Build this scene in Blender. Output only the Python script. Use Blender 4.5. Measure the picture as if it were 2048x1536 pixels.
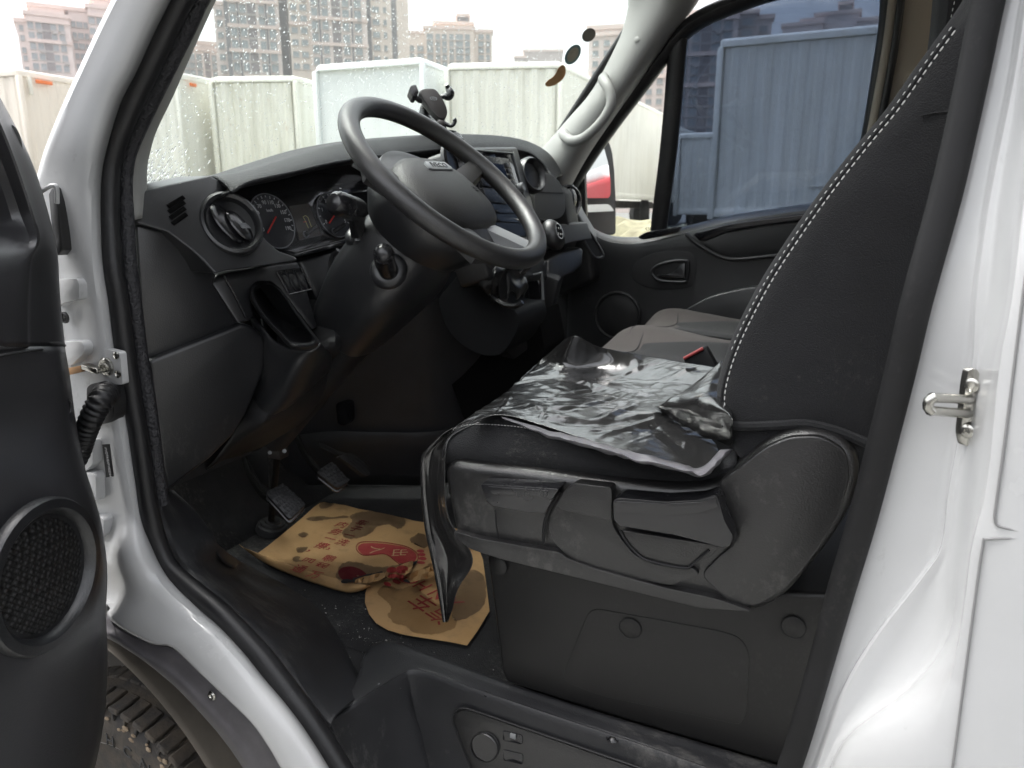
import bpy, bmesh, math, random
from mathutils import Vector, Matrix, noise
random.seed(7)
for o in list(bpy.data.objects): bpy.data.objects.remove(o)
S = bpy.context.scene
COL = S.collection
rad = math.radians
# ---------------------------------------------------------------- camera
F, PITCH, YAW, CAM = 1450.0, rad(13.5), rad(25.0), Vector((0, 0, 1.5))
cd = bpy.data.cameras.new('camera'); cam = bpy.data.objects.new('camera', cd); COL.objects.link(cam)
cam.location = CAM; cam.rotation_euler = (math.pi/2-PITCH, 0, YAW)
cd.sensor_width = 36; cd.lens = F/2048*36; cd.clip_start = 0.02; cd.clip_end = 3000
cd.dof.use_dof = True; cd.dof.focus_distance = 1.05; cd.dof.aperture_fstop = 9.0
S.camera = cam
# ---------------------------------------------------------------- sky, sun, exposure (overcast)
W = bpy.data.worlds.new('World'); S.world = W; W.use_nodes = True
nt = W.node_tree; bg = nt.nodes['Background']
sky = nt.nodes.new('ShaderNodeTexSky'); sky.sky_type = 'NISHITA'; sky.sun_disc = False
SUN_EL, SUN_AZ = rad(70), rad(262)          # azimuth clockwise from +Y: behind the camera, to its left
sky.sun_elevation = SUN_EL; sky.sun_rotation = SUN_AZ; sky.dust_density = 6.0; sky.air_density = 1.2; sky.ozone_density = 1.0
hs = nt.nodes.new('ShaderNodeHueSaturation'); hs.inputs['Saturation'].default_value = 0.22
nt.links.new(sky.outputs[0], hs.inputs['Color']); nt.links.new(hs.outputs[0], bg.inputs[0])
bg.inputs[1].default_value = 0.15
sl = bpy.data.lights.new('sun', 'SUN'); sl.energy = 0.8; sl.angle = rad(25); sl.color = (1, .985, .965)
sun = bpy.data.objects.new('sun', sl); COL.objects.link(sun)
sd = Vector((math.sin(SUN_AZ)*math.cos(SUN_EL), math.cos(SUN_AZ)*math.cos(SUN_EL), math.sin(SUN_EL)))
sun.rotation_euler = sd.to_track_quat('Z', 'Y').to_euler()
S.view_settings.view_transform = 'Standard'; S.view_settings.look = 'None'
S.view_settings.gamma = 1.0; S.view_settings.use_curve_mapping = False
S.view_settings.exposure = 1.6
S.render.engine = 'CYCLES'
S.cycles.max_bounces = 10; S.cycles.transparent_max_bounces = 16; S.cycles.diffuse_bounces = 5
S.cycles.use_denoising = True; S.cycles.caustics_refractive = False; S.cycles.caustics_reflective = False
# ---------------------------------------------------------------- geometry helpers
FW = Vector((-math.sin(YAW)*math.cos(PITCH), math.cos(YAW)*math.cos(PITCH), -math.sin(PITCH)))
RT = Vector((math.cos(YAW), math.sin(YAW), 0)); UP = RT.cross(FW)
V = Vector
def P(px, py, Y=None, X=None, Z=None, pl=None):
    "point of the place where the sight line of a photo pixel meets a plane of known position"
    d = FW + RT*((px-1024)/F) - UP*((py-768)/F)
    if Y is not None: t = Y/d.y
    elif X is not None: t = X/d.x
    elif Z is not None: t = (Z-CAM.z)/d.z
    else: t = (pl[0]-CAM).dot(pl[1])/d.dot(pl[1])
    return CAM + d*t
def tumble(z): return 0.14*max(0.0, z-1.42)
def side(px, py, o):
    "on the van's flank, which leans inwards above the belt line"
    y = o
    for _ in range(6):
        p = P(px, py, Y=y); y = o + tumble(p.z)
    return P(px, py, Y=y)
def cr(a, b, c, d, t):
    return 0.5*((2*b)+(c-a)*t+(2*a-5*b+4*c-d)*t*t+(3*b-a-3*c+d)*t*t*t)
def spline(pts, n=6, closed=False):
    m = len(pts); out = []
    if closed:
        for i in range(m):
            for k in range(n): out.append(cr(pts[i-1], pts[i], pts[(i+1) % m], pts[(i+2) % m], k/n))
        return out
    for i in range(m-1):
        a = pts[i-1] if i > 0 else pts[0]*2-pts[1]
        d = pts[i+2] if i+2 < m else pts[-1]*2-pts[-2]
        for k in range(n): out.append(cr(a, pts[i], pts[i+1], d, k/n))
    out.append(pts[-1].copy()); return out
def rnd(pts, r, n=4):
    "round the corners of a 2-D or 3-D polygon"
    pts = [V(p) if len(p) == 3 else V((p[0], p[1], 0)) for p in pts]; out = []; m = len(pts)
    for i in range(m):
        a, b, c = pts[i-1], pts[i], pts[(i+1) % m]
        ri = r
        u, w = a-b, c-b
        k = min(ri, u.length*.45, w.length*.45)
        p, q = b+u.normalized()*k, b+w.normalized()*k
        for j in range(n+1):
            t = j/n; out.append(p*(1-t)**2+b*2*t*(1-t)+q*t*t)
    return out
def px_poly(pts, **kw): return [P(p[0], p[1], **kw) for p in pts]
def place(o, parent):
    if parent is not None:
        o.parent = parent
        o.matrix_parent_inverse = parent.matrix_world.inverted() if parent.type == 'EMPTY' else Matrix()
def obj(name, verts, faces, mat, parent=None, smooth=True, angle=38, kind=None, label=None):
    me = bpy.data.meshes.new(name)
    me.from_pydata([tuple(v) for v in verts], [], faces)
    bm = bmesh.new(); bm.from_mesh(me); bmesh.ops.recalc_face_normals(bm, faces=bm.faces); bm.to_mesh(me); bm.free()
    return fin(name, me, mat, parent, smooth, angle, kind, label)
def fin(name, me, mat, parent, smooth=True, angle=38, kind=None, label=None):
    for m in (mat if isinstance(mat, (list, tuple)) else [mat]): me.materials.append(m)
    if smooth:
        for p in me.polygons: p.use_smooth = True
        me.set_sharp_from_angle(angle=rad(angle))
    o = bpy.data.objects.new(name, me); COL.objects.link(o)
    place(o, parent)
    if kind: o['kind'] = kind
    if label: o['label'] = label
    return o
def mesh_bm(name, bm, mat, parent=None, smooth=True, angle=38, **kw):
    me = bpy.data.meshes.new(name); bm.to_mesh(me); bm.free()
    return fin(name, me, mat, parent, smooth, angle, **kw)
def interp(rows, su, sv):
    rows = [spline(list(r), su) for r in rows]
    cols = [spline([r[j] for r in rows], sv) for j in range(len(rows[0]))]
    return [[cols[j][i] for j in range(len(cols))] for i in range(len(cols[0]))]
def grid(name, rows, mat, parent=None, su=4, sv=4, thick=0.0, off=-1.0, disp=None, **kw):
    g = interp(rows, su, sv); n, m = len(g), len(g[0])
    if disp: g = [[disp(g[i][j], i/(n-1), j/(m-1)) for j in range(m)] for i in range(n)]
    vs = [p for r in g for p in r]
    fs = [(i*m+j, i*m+j+1, (i+1)*m+j+1, (i+1)*m+j) for i in range(n-1) for j in range(m-1)]
    o = obj(name, vs, fs, mat, parent, **kw)
    if thick:
        s = o.modifiers.new('t', 'SOLIDIFY'); s.thickness = thick; s.offset = off; s.use_even_offset = False
    return o
def prism_bm(pts, vec, bevel=0.0, seg=2, bm=None, ang=22):
    own = bm is None
    if own: bm = bmesh.new()
    n = len(pts); vec = V(vec)
    a = [bm.verts.new(p) for p in pts]; b = [bm.verts.new(V(p)+vec) for p in pts]
    fa = bm.faces.new(a); fb = bm.faces.new(b[::-1]); fs = [fa, fb]
    for i in range(n): fs.append(bm.faces.new((a[i], b[i], b[(i+1) % n], a[(i+1) % n])))
    bmesh.ops.recalc_face_normals(bm, faces=fs)
    if bevel:
        ed = list(fa.edges)
        for i in range(n):
            e = bm.edges.get((a[i], b[i]))
            if e and len(e.link_faces) == 2 and e.calc_face_angle(0) > rad(ang): ed.append(e)
        bmesh.ops.bevel(bm, geom=ed, offset=bevel, segments=seg, profile=.5, affect='EDGES', clamp_overlap=True)
    return bm
def prism(name, pts, vec, mat, parent=None, bevel=.003, seg=2, **kw):
    return mesh_bm(name, prism_bm(pts, vec, bevel, seg), mat, parent, **kw)
def frame_of(axis, hint=V((0, 0, 1))):
    a = V(axis).normalized()
    if abs(a.dot(hint)) > .95: hint = V((1, 0, 0))
    x = hint.cross(a).normalized(); return x, a.cross(x), a
def tube(name, pts, r, mat, parent=None, n=12, n_in=0, up=None, flat=1.0, caps=True, closed=False, bm=None, **kw):
    "sweep an ellipse (r along 'up' x flat, r across) along pts; r may be a list"
    if n_in: 
        if isinstance(r, (list, tuple)):
            rv = spline([V((q, 0, 0)) for q in r], n_in, closed); r = [q.x for q in rv]
        pts = spline(list(pts), n_in, closed)
    m = len(pts); vs, fs = [], []
    prev = None
    for i, p in enumerate(pts):
        if closed: t = (pts[(i+1) % m]-pts[i-1]).normalized()
        else: t = (pts[min(i+1, m-1)]-pts[max(i-1, 0)]).normalized()
        if up is not None: u = (V(up)-t*V(up).dot(t)).normalized()
        elif prev is None: u = frame_of(t)[0]
        else: u = (prev-t*prev.dot(t)).normalized()
        prev = u; w = t.cross(u)
        ri = r[i] if isinstance(r, (list, tuple)) else r
        for k in range(n):
            a = 2*math.pi*k/n; vs.append(p+u*(ri*flat*math.cos(a))+w*(ri*math.sin(a)))
    rr = m if closed else m-1
    for i in range(rr):
        for k in range(n):
            a, b = i*n+k, i*n+(k+1) % n; c, d = ((i+1) % m)*n+(k+1) % n, ((i+1) % m)*n+k
            fs.append((a, b, c, d))
    if caps and not closed:
        fs.append(tuple(range(n-1, -1, -1))); fs.append(tuple((m-1)*n+k for k in range(n)))
    if bm is not None:
        vv = [bm.verts.new(v) for v in vs]
        for f in fs: bm.faces.new([vv[i] for i in f])
        return bm
    return obj(name, vs, fs, mat, parent, **kw)
def lathe(name, c, axis, prof, mat, parent=None, n=32, hint=V((0, 0, 1)), bm=None, sx=1.0, sy=1.0, **kw):
    x, y, a = frame_of(axis, hint); c = V(c); vs, fs = [], []
    for (r, h) in prof:
        for k in range(n):
            t = 2*math.pi*k/n; vs.append(c+a*h+x*(r*sx*math.cos(t))+y*(r*sy*math.sin(t)))
    for i in range(len(prof)-1):
        for k in range(n): fs.append((i*n+k, i*n+(k+1) % n, (i+1)*n+(k+1) % n, (i+1)*n+k))
    fs.append(tuple(range(n))); fs.append(tuple((len(prof)-1)*n+k for k in range(n)))
    if bm is not None:
        vv = [bm.verts.new(v) for v in vs]
        for f in fs: bm.faces.new([vv[i] for i in f])
        return bm
    return obj(name, vs, fs, mat, parent, **kw)
def box_bm(c, size, rot=None, bevel=0.0, seg=2, bm=None):
    own = bm is None
    if own: bm = bmesh.new()
    M = Matrix.Translation(V(c)) @ (rot.to_4x4() if rot is not None else Matrix()) @ Matrix.Diagonal((size[0], size[1], size[2], 1))
    g = bmesh.ops.create_cube(bm, size=1, matrix=M)
    if bevel:
        es = list({e for v in g['verts'] for e in v.link_edges})
        bmesh.ops.bevel(bm, geom=es, offset=bevel, segments=seg, profile=.5, affect='EDGES', clamp_overlap=True)
    return bm
def box(name, c, size, mat, parent=None, rot=None, bevel=.003, seg=2, **kw):
    return mesh_bm(name, box_bm(c, size, rot, bevel, seg), mat, parent, **kw)
def text(name, body, at, xd, yd, size, mat, parent=None, ext=.0003, align='CENTER', sx=1.0, **kw):
    cu = bpy.data.curves.new(name, 'FONT'); cu.body = body; cu.size = size; cu.extrude = ext
    cu.align_x = align; cu.align_y = 'CENTER'; cu.resolution_u = 3
    t = bpy.data.objects.new('tmp_text', cu); COL.objects.link(t)
    dg = bpy.context.evaluated_depsgraph_get(); dg.update()
    me = bpy.data.meshes.new_from_object(t.evaluated_get(dg))
    bpy.data.objects.remove(t); bpy.data.curves.remove(cu)
    x = V(xd).normalized(); y = V(yd); y = (y-x*y.dot(x)).normalized(); z = x.cross(y)
    M = Matrix.Translation(V(at)) @ Matrix((x, y, z)).transposed().to_4x4() @ Matrix.Diagonal((sx, 1, 1, 1))
    me.transform(M); me.name = name; me.materials.clear()
    return fin(name, me, mat, parent, smooth=False, **kw)
def empty(name, loc, label=None, cat=None, group=None, rz=0):
    o = bpy.data.objects.new(name, None); COL.objects.link(o); o.location = loc; o.rotation_euler = (0, 0, rz)
    o.empty_display_size = .2
    tag(o, label, cat, group); bpy.context.view_layer.update(); return o
def tag(o, label=None, cat=None, group=None, kind=None):
    if label: o['label'] = label
    if cat: o['category'] = cat
    if group: o['group'] = group
    if kind: o['kind'] = kind
    return o
# ---------------------------------------------------------------- materials
def mat(name, col, rough=.5, metal=0.0, spec=.5, coat=0.0, bump=None, var=None, sheen=0.0, coat_rough=.05, dust=None):
    "bump=(scale,strength[,kind]), var=(scale,amount[,dark colour])"
    m = bpy.data.materials.new(name); m.use_nodes = True; t = m.node_tree; b = t.nodes['Principled BSDF']
    b.inputs['Base Color'].default_value = (*col, 1); b.inputs['Roughness'].default_value = rough
    b.inputs['Metallic'].default_value = metal; b.inputs['Specular IOR Level'].default_value = spec
    b.inputs['Coat Weight'].default_value = coat; b.inputs['Coat Roughness'].default_value = coat_rough
    b.inputs['Sheen Weight'].default_value = sheen
    tc = t.nodes.new('ShaderNodeTexCoord')
    if bump:
        kind = bump[2] if len(bump) > 2 else 'noise'
        if kind == 'voronoi': n = t.nodes.new('ShaderNodeTexVoronoi'); n.inputs['Scale'].default_value = bump[0]; out = n.outputs['Distance']
        elif kind == 'wave': n = t.nodes.new('ShaderNodeTexWave'); n.inputs['Scale'].default_value = bump[0]; n.inputs['Distortion'].default_value = 3; out = n.outputs['Fac']
        else: n = t.nodes.new('ShaderNodeTexNoise'); n.inputs['Scale'].default_value = bump[0]; n.inputs['Detail'].default_value = 3; out = n.outputs['Fac']
        t.links.new(tc.outputs['Object'], n.inputs['Vector'])
        bp = t.nodes.new('ShaderNodeBump'); bp.inputs['Strength'].default_value = bump[1]; bp.inputs['Distance'].default_value = bump[3] if len(bump) > 3 else .002
        t.links.new(out, bp.inputs['Height']); t.links.new(bp.outputs[0], b.inputs['Normal'])
    if var:
        n = t.nodes.new('ShaderNodeTexNoise'); n.inputs['Scale'].default_value = var[0]; n.inputs['Detail'].default_value = 6; n.inputs['Roughness'].default_value = .65
        t.links.new(tc.outputs['Object'], n.inputs['Vector'])
        r = t.nodes.new('ShaderNodeValToRGB'); r.color_ramp.elements[0].position = .35; r.color_ramp.elements[1].position = .72
        c2 = var[2] if len(var) > 2 else tuple(min(1, c*(1+var[1])) for c in col)
        c1 = col
        r.color_ramp.elements[0].color = (*c1, 1); r.color_ramp.elements[1].color = (*c2, 1)
        t.links.new(n.outputs['Fac'], r.inputs['Fac']); t.links.new(r.outputs[0], b.inputs['Base Color'])
        mr = t.nodes.new('ShaderNodeMapRange'); mr.inputs['To Min'].default_value = max(.02, rough-.07); mr.inputs['To Max'].default_value = min(1, rough+.1)
        t.links.new(n.outputs['Fac'], mr.inputs['Value']); t.links.new(mr.outputs[0], b.inputs['Roughness'])
    if dust:   # pale specks, smears and wiped scuffs lying on the surface
        n1 = t.nodes.new('ShaderNodeTexNoise'); n1.inputs['Scale'].default_value = dust[0]; n1.inputs['Detail'].default_value = 9; n1.inputs['Roughness'].default_value = .75
        mp = t.nodes.new('ShaderNodeMapping'); mp.inputs['Scale'].default_value = (1, 1.6, .8); mp.inputs['Rotation'].default_value = (.4, .9, .3)
        t.links.new(tc.outputs['Object'], mp.inputs[0]); t.links.new(mp.outputs[0], n1.inputs['Vector'])
        n2 = t.nodes.new('ShaderNodeTexNoise'); n2.inputs['Scale'].default_value = 5.0; n2.inputs['Detail'].default_value = 3; t.links.new(tc.outputs['Object'], n2.inputs['Vector'])
        mu = t.nodes.new('ShaderNodeMath'); mu.operation = 'MULTIPLY'; t.links.new(n1.outputs['Fac'], mu.inputs[0]); t.links.new(n2.outputs['Fac'], mu.inputs[1])
        mr = t.nodes.new('ShaderNodeMapRange'); mr.inputs['From Min'].default_value = dust[1]; mr.inputs['From Max'].default_value = dust[1]+.12; mr.inputs['To Max'].default_value = dust[2]; t.links.new(mu.outputs[0], mr.inputs['Value'])
        mx = t.nodes.new('ShaderNodeMix'); mx.data_type = 'RGBA'; t.links.new(mr.outputs[0], mx.inputs['Factor']); mx.inputs[7].default_value = (.16, .155, .145, 1)
        src = b.inputs['Base Color'].links
        if src: t.links.new(src[0].from_socket, mx.inputs[6])
        else: mx.inputs[6].default_value = (*col, 1)
        t.links.new(mx.outputs[2], b.inputs['Base Color'])
    return m
M = {}
M['paint'] = mat('white_paint', (.56, .565, .57), .24, coat=.6, coat_rough=.03, var=(3.0, 0, (.52, .525, .525)), dust=(38, .375, .45))
M['plastic'] = mat('black_grained_plastic', (.0095, .010, .0115), .34, spec=.9, bump=(520, .10, 'voronoi'), var=(9, .5, (.016, .0165, .018)), dust=(120, .315, .16))
M['plastic_s'] = mat('satin_black_plastic', (.009, .009, .0105), .24, spec=.9, bump=(700, .05), var=(14, .4))
M['plastic_g'] = mat('grey_seat_plastic', (.0125, .0122, .0125), .30, spec=.85, bump=(430, .14, 'voronoi'), var=(7, .25), dust=(70, .31, .3))
M['plastic_m'] = mat('matt_black_plastic', (.008, .008, .009), .6, var=(12, .5))
M['gloss'] = mat('gloss_black', (.008, .008, .01), .08, coat=.4)
M['rubber'] = mat('black_rubber_seal', (.010, .010, .011), .40, bump=(60, .04), var=(18, .7, (.018, .018, .019)), dust=(160, .33, .14))
M['leather'] = mat('grained_rubber_trim', (.019, .019, .022), .38, bump=(230, 1.0, 'noise', .004), var=(30, .3))
M['fabric'] = mat('black_seat_fabric', (.008, .0083, .0095), .88, bump=(620, .8), var=(11, .7), sheen=.10, dust=(140, .345, .3))
M['fabric_b'] = mat('brown_seat_fabric', (.036, .0285, .0265), .9, bump=(700, .3), var=(30, .2), sheen=.2)
M['carpet'] = mat('dark_carpet', (.006, .0062, .0072), .95, bump=(420, .8), var=(26, .7, (.017, .017, .018)), sheen=.05, dust=(90, .27, .45))
M['stitch'] = mat('white_thread', (.75, .74, .72), .8)
M['trim'] = mat('light_grey_trim', (.34, .34, .325), .55, bump=(500, .1))
M['liner'] = mat('headliner', (.36, .36, .33), .9)
M['beige'] = mat('beige_trim', (.42, .37, .30), .6, bump=(500, .1))
M['chrome'] = mat('zinc_metal', (.55, .54, .5), .22, metal=1.0)
M['silver'] = mat('satin_silver_plastic', (.30, .31, .32), .42, metal=.4)
M['cool'] = mat('cool_black_cover', (.0045, .005, .006), .6, spec=.2, var=(8, .4))
M['base'] = mat('seat_base_plastic', (.0062, .006, .006), .40, spec=.55, bump=(520, .10, 'voronoi'), var=(9, .5), dust=(140, .33, .08))
M['rubber_d'] = mat('dark_lock_seal', (.006, .006, .0065), .5, spec=.35, bump=(60, .04), var=(18, .7), dust=(160, .34, .1))
M['black'] = mat('dead_black', (.003, .003, .003), .95, spec=.1)
M['white'] = mat('white_print', (.8, .8, .8), .5)
M['red'] = mat('red_needle', (.75, .03, .02), .4)
# ================================================================ the yard, trucks and houses outside
def nodes(m): return m.node_tree.nodes, m.node_tree.links
def streak_mat(name, col, dirt, amt=.55, rust=0.0, rough=.55):
    m = mat(name, col, rough); N, L = nodes(m); b = N['Principled BSDF']
    tc = N.new('ShaderNodeTexCoord')
    mp = N.new('ShaderNodeMapping'); mp.inputs['Scale'].default_value = (3.2, 3.2, .35); L.new(tc.outputs['Object'], mp.inputs[0])
    n = N.new('ShaderNodeTexNoise'); n.inputs['Scale'].default_value = 1.6; n.inputs['Detail'].default_value = 8; n.inputs['Roughness'].default_value = .62; L.new(mp.outputs[0], n.inputs['Vector'])
    r = N.new('ShaderNodeValToRGB'); r.color_ramp.elements[0].position = .42; r.color_ramp.elements[1].position = .78
    r.color_ramp.elements[0].color = (*col, 1); r.color_ramp.elements[1].color = tuple(c*(1-amt)+d*amt for c, d in zip(col, dirt))+(1,)
    L.new(n.outputs['Fac'], r.inputs[0]); last = r.outputs[0]
    if rust:
        n2 = N.new('ShaderNodeTexNoise'); n2.inputs['Scale'].default_value = 2.3; n2.inputs['Detail'].default_value = 10; n2.inputs['Roughness'].default_value = .7
        mp2 = N.new('ShaderNodeMapping'); mp2.inputs['Scale'].default_value = (2, 2, 1.1); L.new(tc.outputs['Object'], mp2.inputs[0]); L.new(mp2.outputs[0], n2.inputs['Vector'])
        r2 = N.new('ShaderNodeValToRGB'); r2.color_ramp.elements[0].position = .68-.06*rust; r2.color_ramp.elements[1].position = .76
        L.new(n2.outputs['Fac'], r2.inputs[0])
        mx = N.new('ShaderNodeMix'); mx.data_type = 'RGBA'; L.new(r2.outputs[0], mx.inputs['Factor']); L.new(last, mx.inputs[6]); mx.inputs[7].default_value = (.33, .16, .04, 1); last = mx.outputs[2]
    L.new(last, b.inputs['Base Color']); return m
M['cream'] = streak_mat('cream_container_paint', (.82, .81, .76), (.60, .58, .50), .6)
M['cream_r'] = streak_mat('rusty_cream_paint', (.80, .79, .72), (.50, .48, .38), .75, rust=1)
M['pale'] = streak_mat('pale_box_paint', (.82, .81, .76), (.58, .57, .49), .5)
M['fridge'] = streak_mat('white_box_panel', (.82, .85, .86), (.7, .73, .74), .5, rough=.4)
M['peach'] = streak_mat('faded_cream_paint', (.8, .74, .65), (.6, .55, .48), .4)
M['chassis'] = mat('dirty_chassis', (.05, .045, .04), .8, var=(4, 1.5))
M['tyre_far'] = mat('old_tyre', (.03, .03, .03), .85, var=(6, 1))
M['redpaint'] = mat('red_truck_paint', (.38, .03, .035), .45, var=(2, .2))
M['orange'] = mat('orange_reflector', (.8, .2, .05), .4)
M['blue_letter'] = mat('blue_lettering', (.05, .12, .5), .5)
M['ground'] = mat('yard_ground', (.15, .15, .145), .85, bump=(3, .8), var=(.8, 0, (.22, .22, .205)))
M['bank'] = mat('rubble_bank', (.20, .18, .12), .95, var=(3.5, 0, (.42, .40, .27)))

# ground: level under the van, the yard beyond rises by about a metre
def gz(x, y):
    t = max(0, min(1, (y-3.5)/8.5)); return (t*t*(3-2*t))*.95
gx = [-600, -250, -100, -50, -30, -20, -14, -10, -6, -3, 0, 3, 6, 10, 16, 30, 60, 200, 600]
gy = [-600, -200, -60, -20, -8, -3, 0, 3, 4, 5, 6, 7, 8, 9, 10, 11, 12, 13, 16, 25, 50, 120, 300, 900]
vs = [V((x, y, gz(x, y)+(.03*noise.noise(V((x*.3, y*.3, 0))) if abs(x) < 40 and abs(y) < 40 else 0)-.02)) for y in gy for x in gx]
n = len(gx)
fs = [(i*n+j, i*n+j+1, (i+1)*n+j+1, (i+1)*n+j) for i in range(len(gy)-1) for j in range(n-1)]
tag(obj('ground', vs, fs, M['ground']), kind='structure')
# unseen bank added behind the camera to darken what flat panels reflect
M['sky_blocker'] = mat('sky_blocker_dark', (.085, .082, .08), .95, bump=(2, .6), var=(.6, .5))
ex = [-60+4*i for i in range(31)]
vs = [V((x, y, z+.35*noise.noise(V((x*.15, y, 1))) if z > 0 else z-.1)) for y, z in ((-4.6, 0), (-5.6, 1.3), (-6.6, 2.8), (-7.6, 3.5), (-12, 3.9), (-30, 4.0)) for x in ex]
n = len(ex)
tag(obj('sky_blocker_bank', vs, [(j*n+i, j*n+i+1, (j+1)*n+i+1, (j+1)*n+i) for j in range(5) for i in range(n-1)], M['sky_blocker']), kind='structure')
# low bank of rubble and dry weeds in front of the trucks
vs, fs = [], []
xs = [-14+i*.14 for i in range(150)]; ys = [j/14 for j in range(15)]
for j, t in enumerate(ys):
    for x in xs:
        y = 8.6+t*3.0; h = math.sin(math.pi*t)*(.42+.22*noise.noise(V((x*.5, 3, 0)))+.16*noise.noise(V((x*2.2, y*2.2, 1)))+.1*noise.noise(V((x*6, y*6, 2))))
        vs.append(V((x, y, gz(x, y)-.04+max(0, h))))
n = len(xs)
fs = [(j*n+i, j*n+i+1, (j+1)*n+i+1, (j+1)*n+i) for j in range(14) for i in range(n-1)]
tag(obj('rubble_bank', vs, fs, M['bank'], smooth=False), kind='structure')

def corrugated(name, a, b, z0, z1, nout, mat_, parent, pitch=.22, dep=.024):
    "zigzag sheet between plan points a and b"
    L = (b-a).length; d = (b-a).normalized(); k = max(2, int(L/pitch)); p = L/k; pts = []
    for i in range(k):
        for f, h in ((0, 0), (.32, 0), (.5, dep), (.82, dep)): pts.append(a+d*(i*p+f*p)+nout*h)
    pts.append(b)
    vs = [V((q.x, q.y, z)) for z in (z0, z1) for q in pts]; n = len(pts)
    return obj(name, vs, [(i, i+1, n+i+1, n+i) for i in range(n-1)], mat_, parent, smooth=False)
KC = 1.4
def zk(z): return 1.5+(z-1.5)*KC
def truck_box(label, A, B, C, zt, body, corr=True, side_corr=True, ztop_round=.1, zb=1.7, wheels=True, rail=None, dep=.024):
    "cargo box on a chassis: A,B front face corners (plan), C far end of the side seen"
    A, B, C = [V((p[0]*KC, p[1]*KC, 0)) for p in (A, B, C)]
    D = A+(C-B); z1, z0 = zk(zt), zk(zb); rail = rail or body
    c = (A+C)/2
    r = empty('box_truck', (c.x, c.y, gz(c.x, c.y)), label, 'truck', 'box trucks parked in the yard')
    up = V((0, 0, 1)); ins = .05
    cen = (A+B+C+D)/4
    def sh(p, k): return p+(cen-p).normalized()*k
    prism('cargo_body', [sh(p, .09)+up*(z0+.1) for p in (A, B, C, D)], up*(z1-z0-.16), body, r, bevel=0)
    # rounded roof cap, posts and rails
    prism('roof_cap', [p+up*(z1-.02) for p in (A, B, C, D)][::-1], up*-.13, rail, r, bevel=ztop_round*.5, seg=4)
    for p in (A, B, C, D):
        box('corner_post', sh(p, .035)+up*((z0+z1)/2-.1), (.1, .1, z1-z0-.1), rail, r, bevel=.02, rot=Matrix.Rotation(math.atan2((B-A).y, (B-A).x), 3, 'Z'))
    for p, q in ((A, B), (B, C)):
        d = (q-p).normalized(); nrm = V((d.y, -d.x, 0))
        m_ = (p+q)/2; ro = Matrix.Rotation(math.atan2(d.y, d.x), 3, 'Z')
        box('bottom_rail', sh(m_, .03)+up*(z0+.06), ((q-p).length-.14, .06, .14), rail, r, rot=ro, bevel=.01)
        if (corr if p is A else side_corr):
            corrugated('corrugated_panel', p+d*.1-nrm*.045, q-d*.1-nrm*.045, z0+.12, z1-.16, nrm, body, r, pitch=.26 if p is A else .2, dep=dep)
    ln = (C-B).normalized(); mid = (A+B)/2; L = (C-B).length; ro = Matrix.Rotation(math.atan2(ln.y, ln.x), 3, 'Z')
    g0 = gz(mid.x, mid.y)
    for s in (-.45, .45):
        box('chassis_beam', mid+ln*L*.5+V((-ln.y, ln.x, 0))*s+up*(z0-.13), (L*.96, .09, .2), M['chassis'], r, rot=ro, bevel=0)
    w = (B-A).normalized()
    if wheels:
        for t in (.16, .78):
            for s in (.16, .84):
                lathe('wheel', A+(B-A)*s+ln*L*t+up*(g0+.42), w, [(.2, -.12), (.36, -.13), (.42, -.1), (.42, .1), (.36, .13), (.2, .12)], M['tyre_far'], r, n=20)
    return r
box_L = truck_box('faded cream box truck seen left of the white windscreen pillar', (-13.2, 6.9), (-11.22, 7.15), (-11.15, 13.5), 3.5, M['peach'])
q = V((-11.22*KC, 7.15*KC, 0))
box('marker_lamp', q+V((.06, .5, zk(3.5)-.22)), (.05, .34, .07), M['orange'], box_L, bevel=.01)
box('hinge_bracket', q+V((.06, .2, zk(3.5)-.33)), (.05, .07, .34), M['cream_r'], box_L, bevel=.01)
box_b = truck_box('cream box truck just right of the windscreen pillar, orange marker lamp at its corner', (-11.0, 8.2), (-9.42, 8.36), (-9.4, 14.5), 3.52, M['pale'])
box('marker_lamp', V((-9.40*KC+.05, 8.62*KC, zk(3.46)-.16)), (.05, .16, .07), M['orange'], box_b, bevel=.01)
truck_box('cream container truck with rust stains and rounded roof edge, left of the plain white box', (-9.2, 8.78), (-7.95, 9.25), (-8.0, 14.5), 3.5, M['cream_r'], ztop_round=.22)
truck_box('plain white smooth box truck behind the steering wheel', (-7.17, 8.76), (-5.5, 8.95), (-5.65, 14.0), 3.51, M['fridge'], corr=False, side_corr=False, ztop_round=.22)
truck_box('wide pale cream corrugated box truck seen behind the phone holder', (-5.4, 9.4), (-3.9, 9.93), (-3.9, 17.2), 3.5, M['cream'], ztop_round=.2)
t6 = truck_box('white box truck with blue letters down its edge, far back in the tinted window', (-5.6, 18.4), (-4.15, 17.9), (-4.12, 25), 3.5, M['pale'], corr=False)
for i in range(4):
    text('blue_letter', 'HLSK'[i], V((-4.11*KC, 18.35*KC, zk(3.18)-i*.33)), (0, 1, 0), (0, 0, 1), .34, M['blue_letter'], t6, ext=.01)
truck_box('big corrugated white container filling the tinted side window', (-1.71, 9.55), (.9, 9.55), (.95, 15.5), 3.5, M['cream'], ztop_round=.1, zb=1.42, dep=.012)
truck_box('lower white container half hidden left of the big one in the tinted window', (-3.2, 14.2), (-1.95, 14.2), (-1.95, 19), 2.9, M['pale'], zb=1.42)
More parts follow.
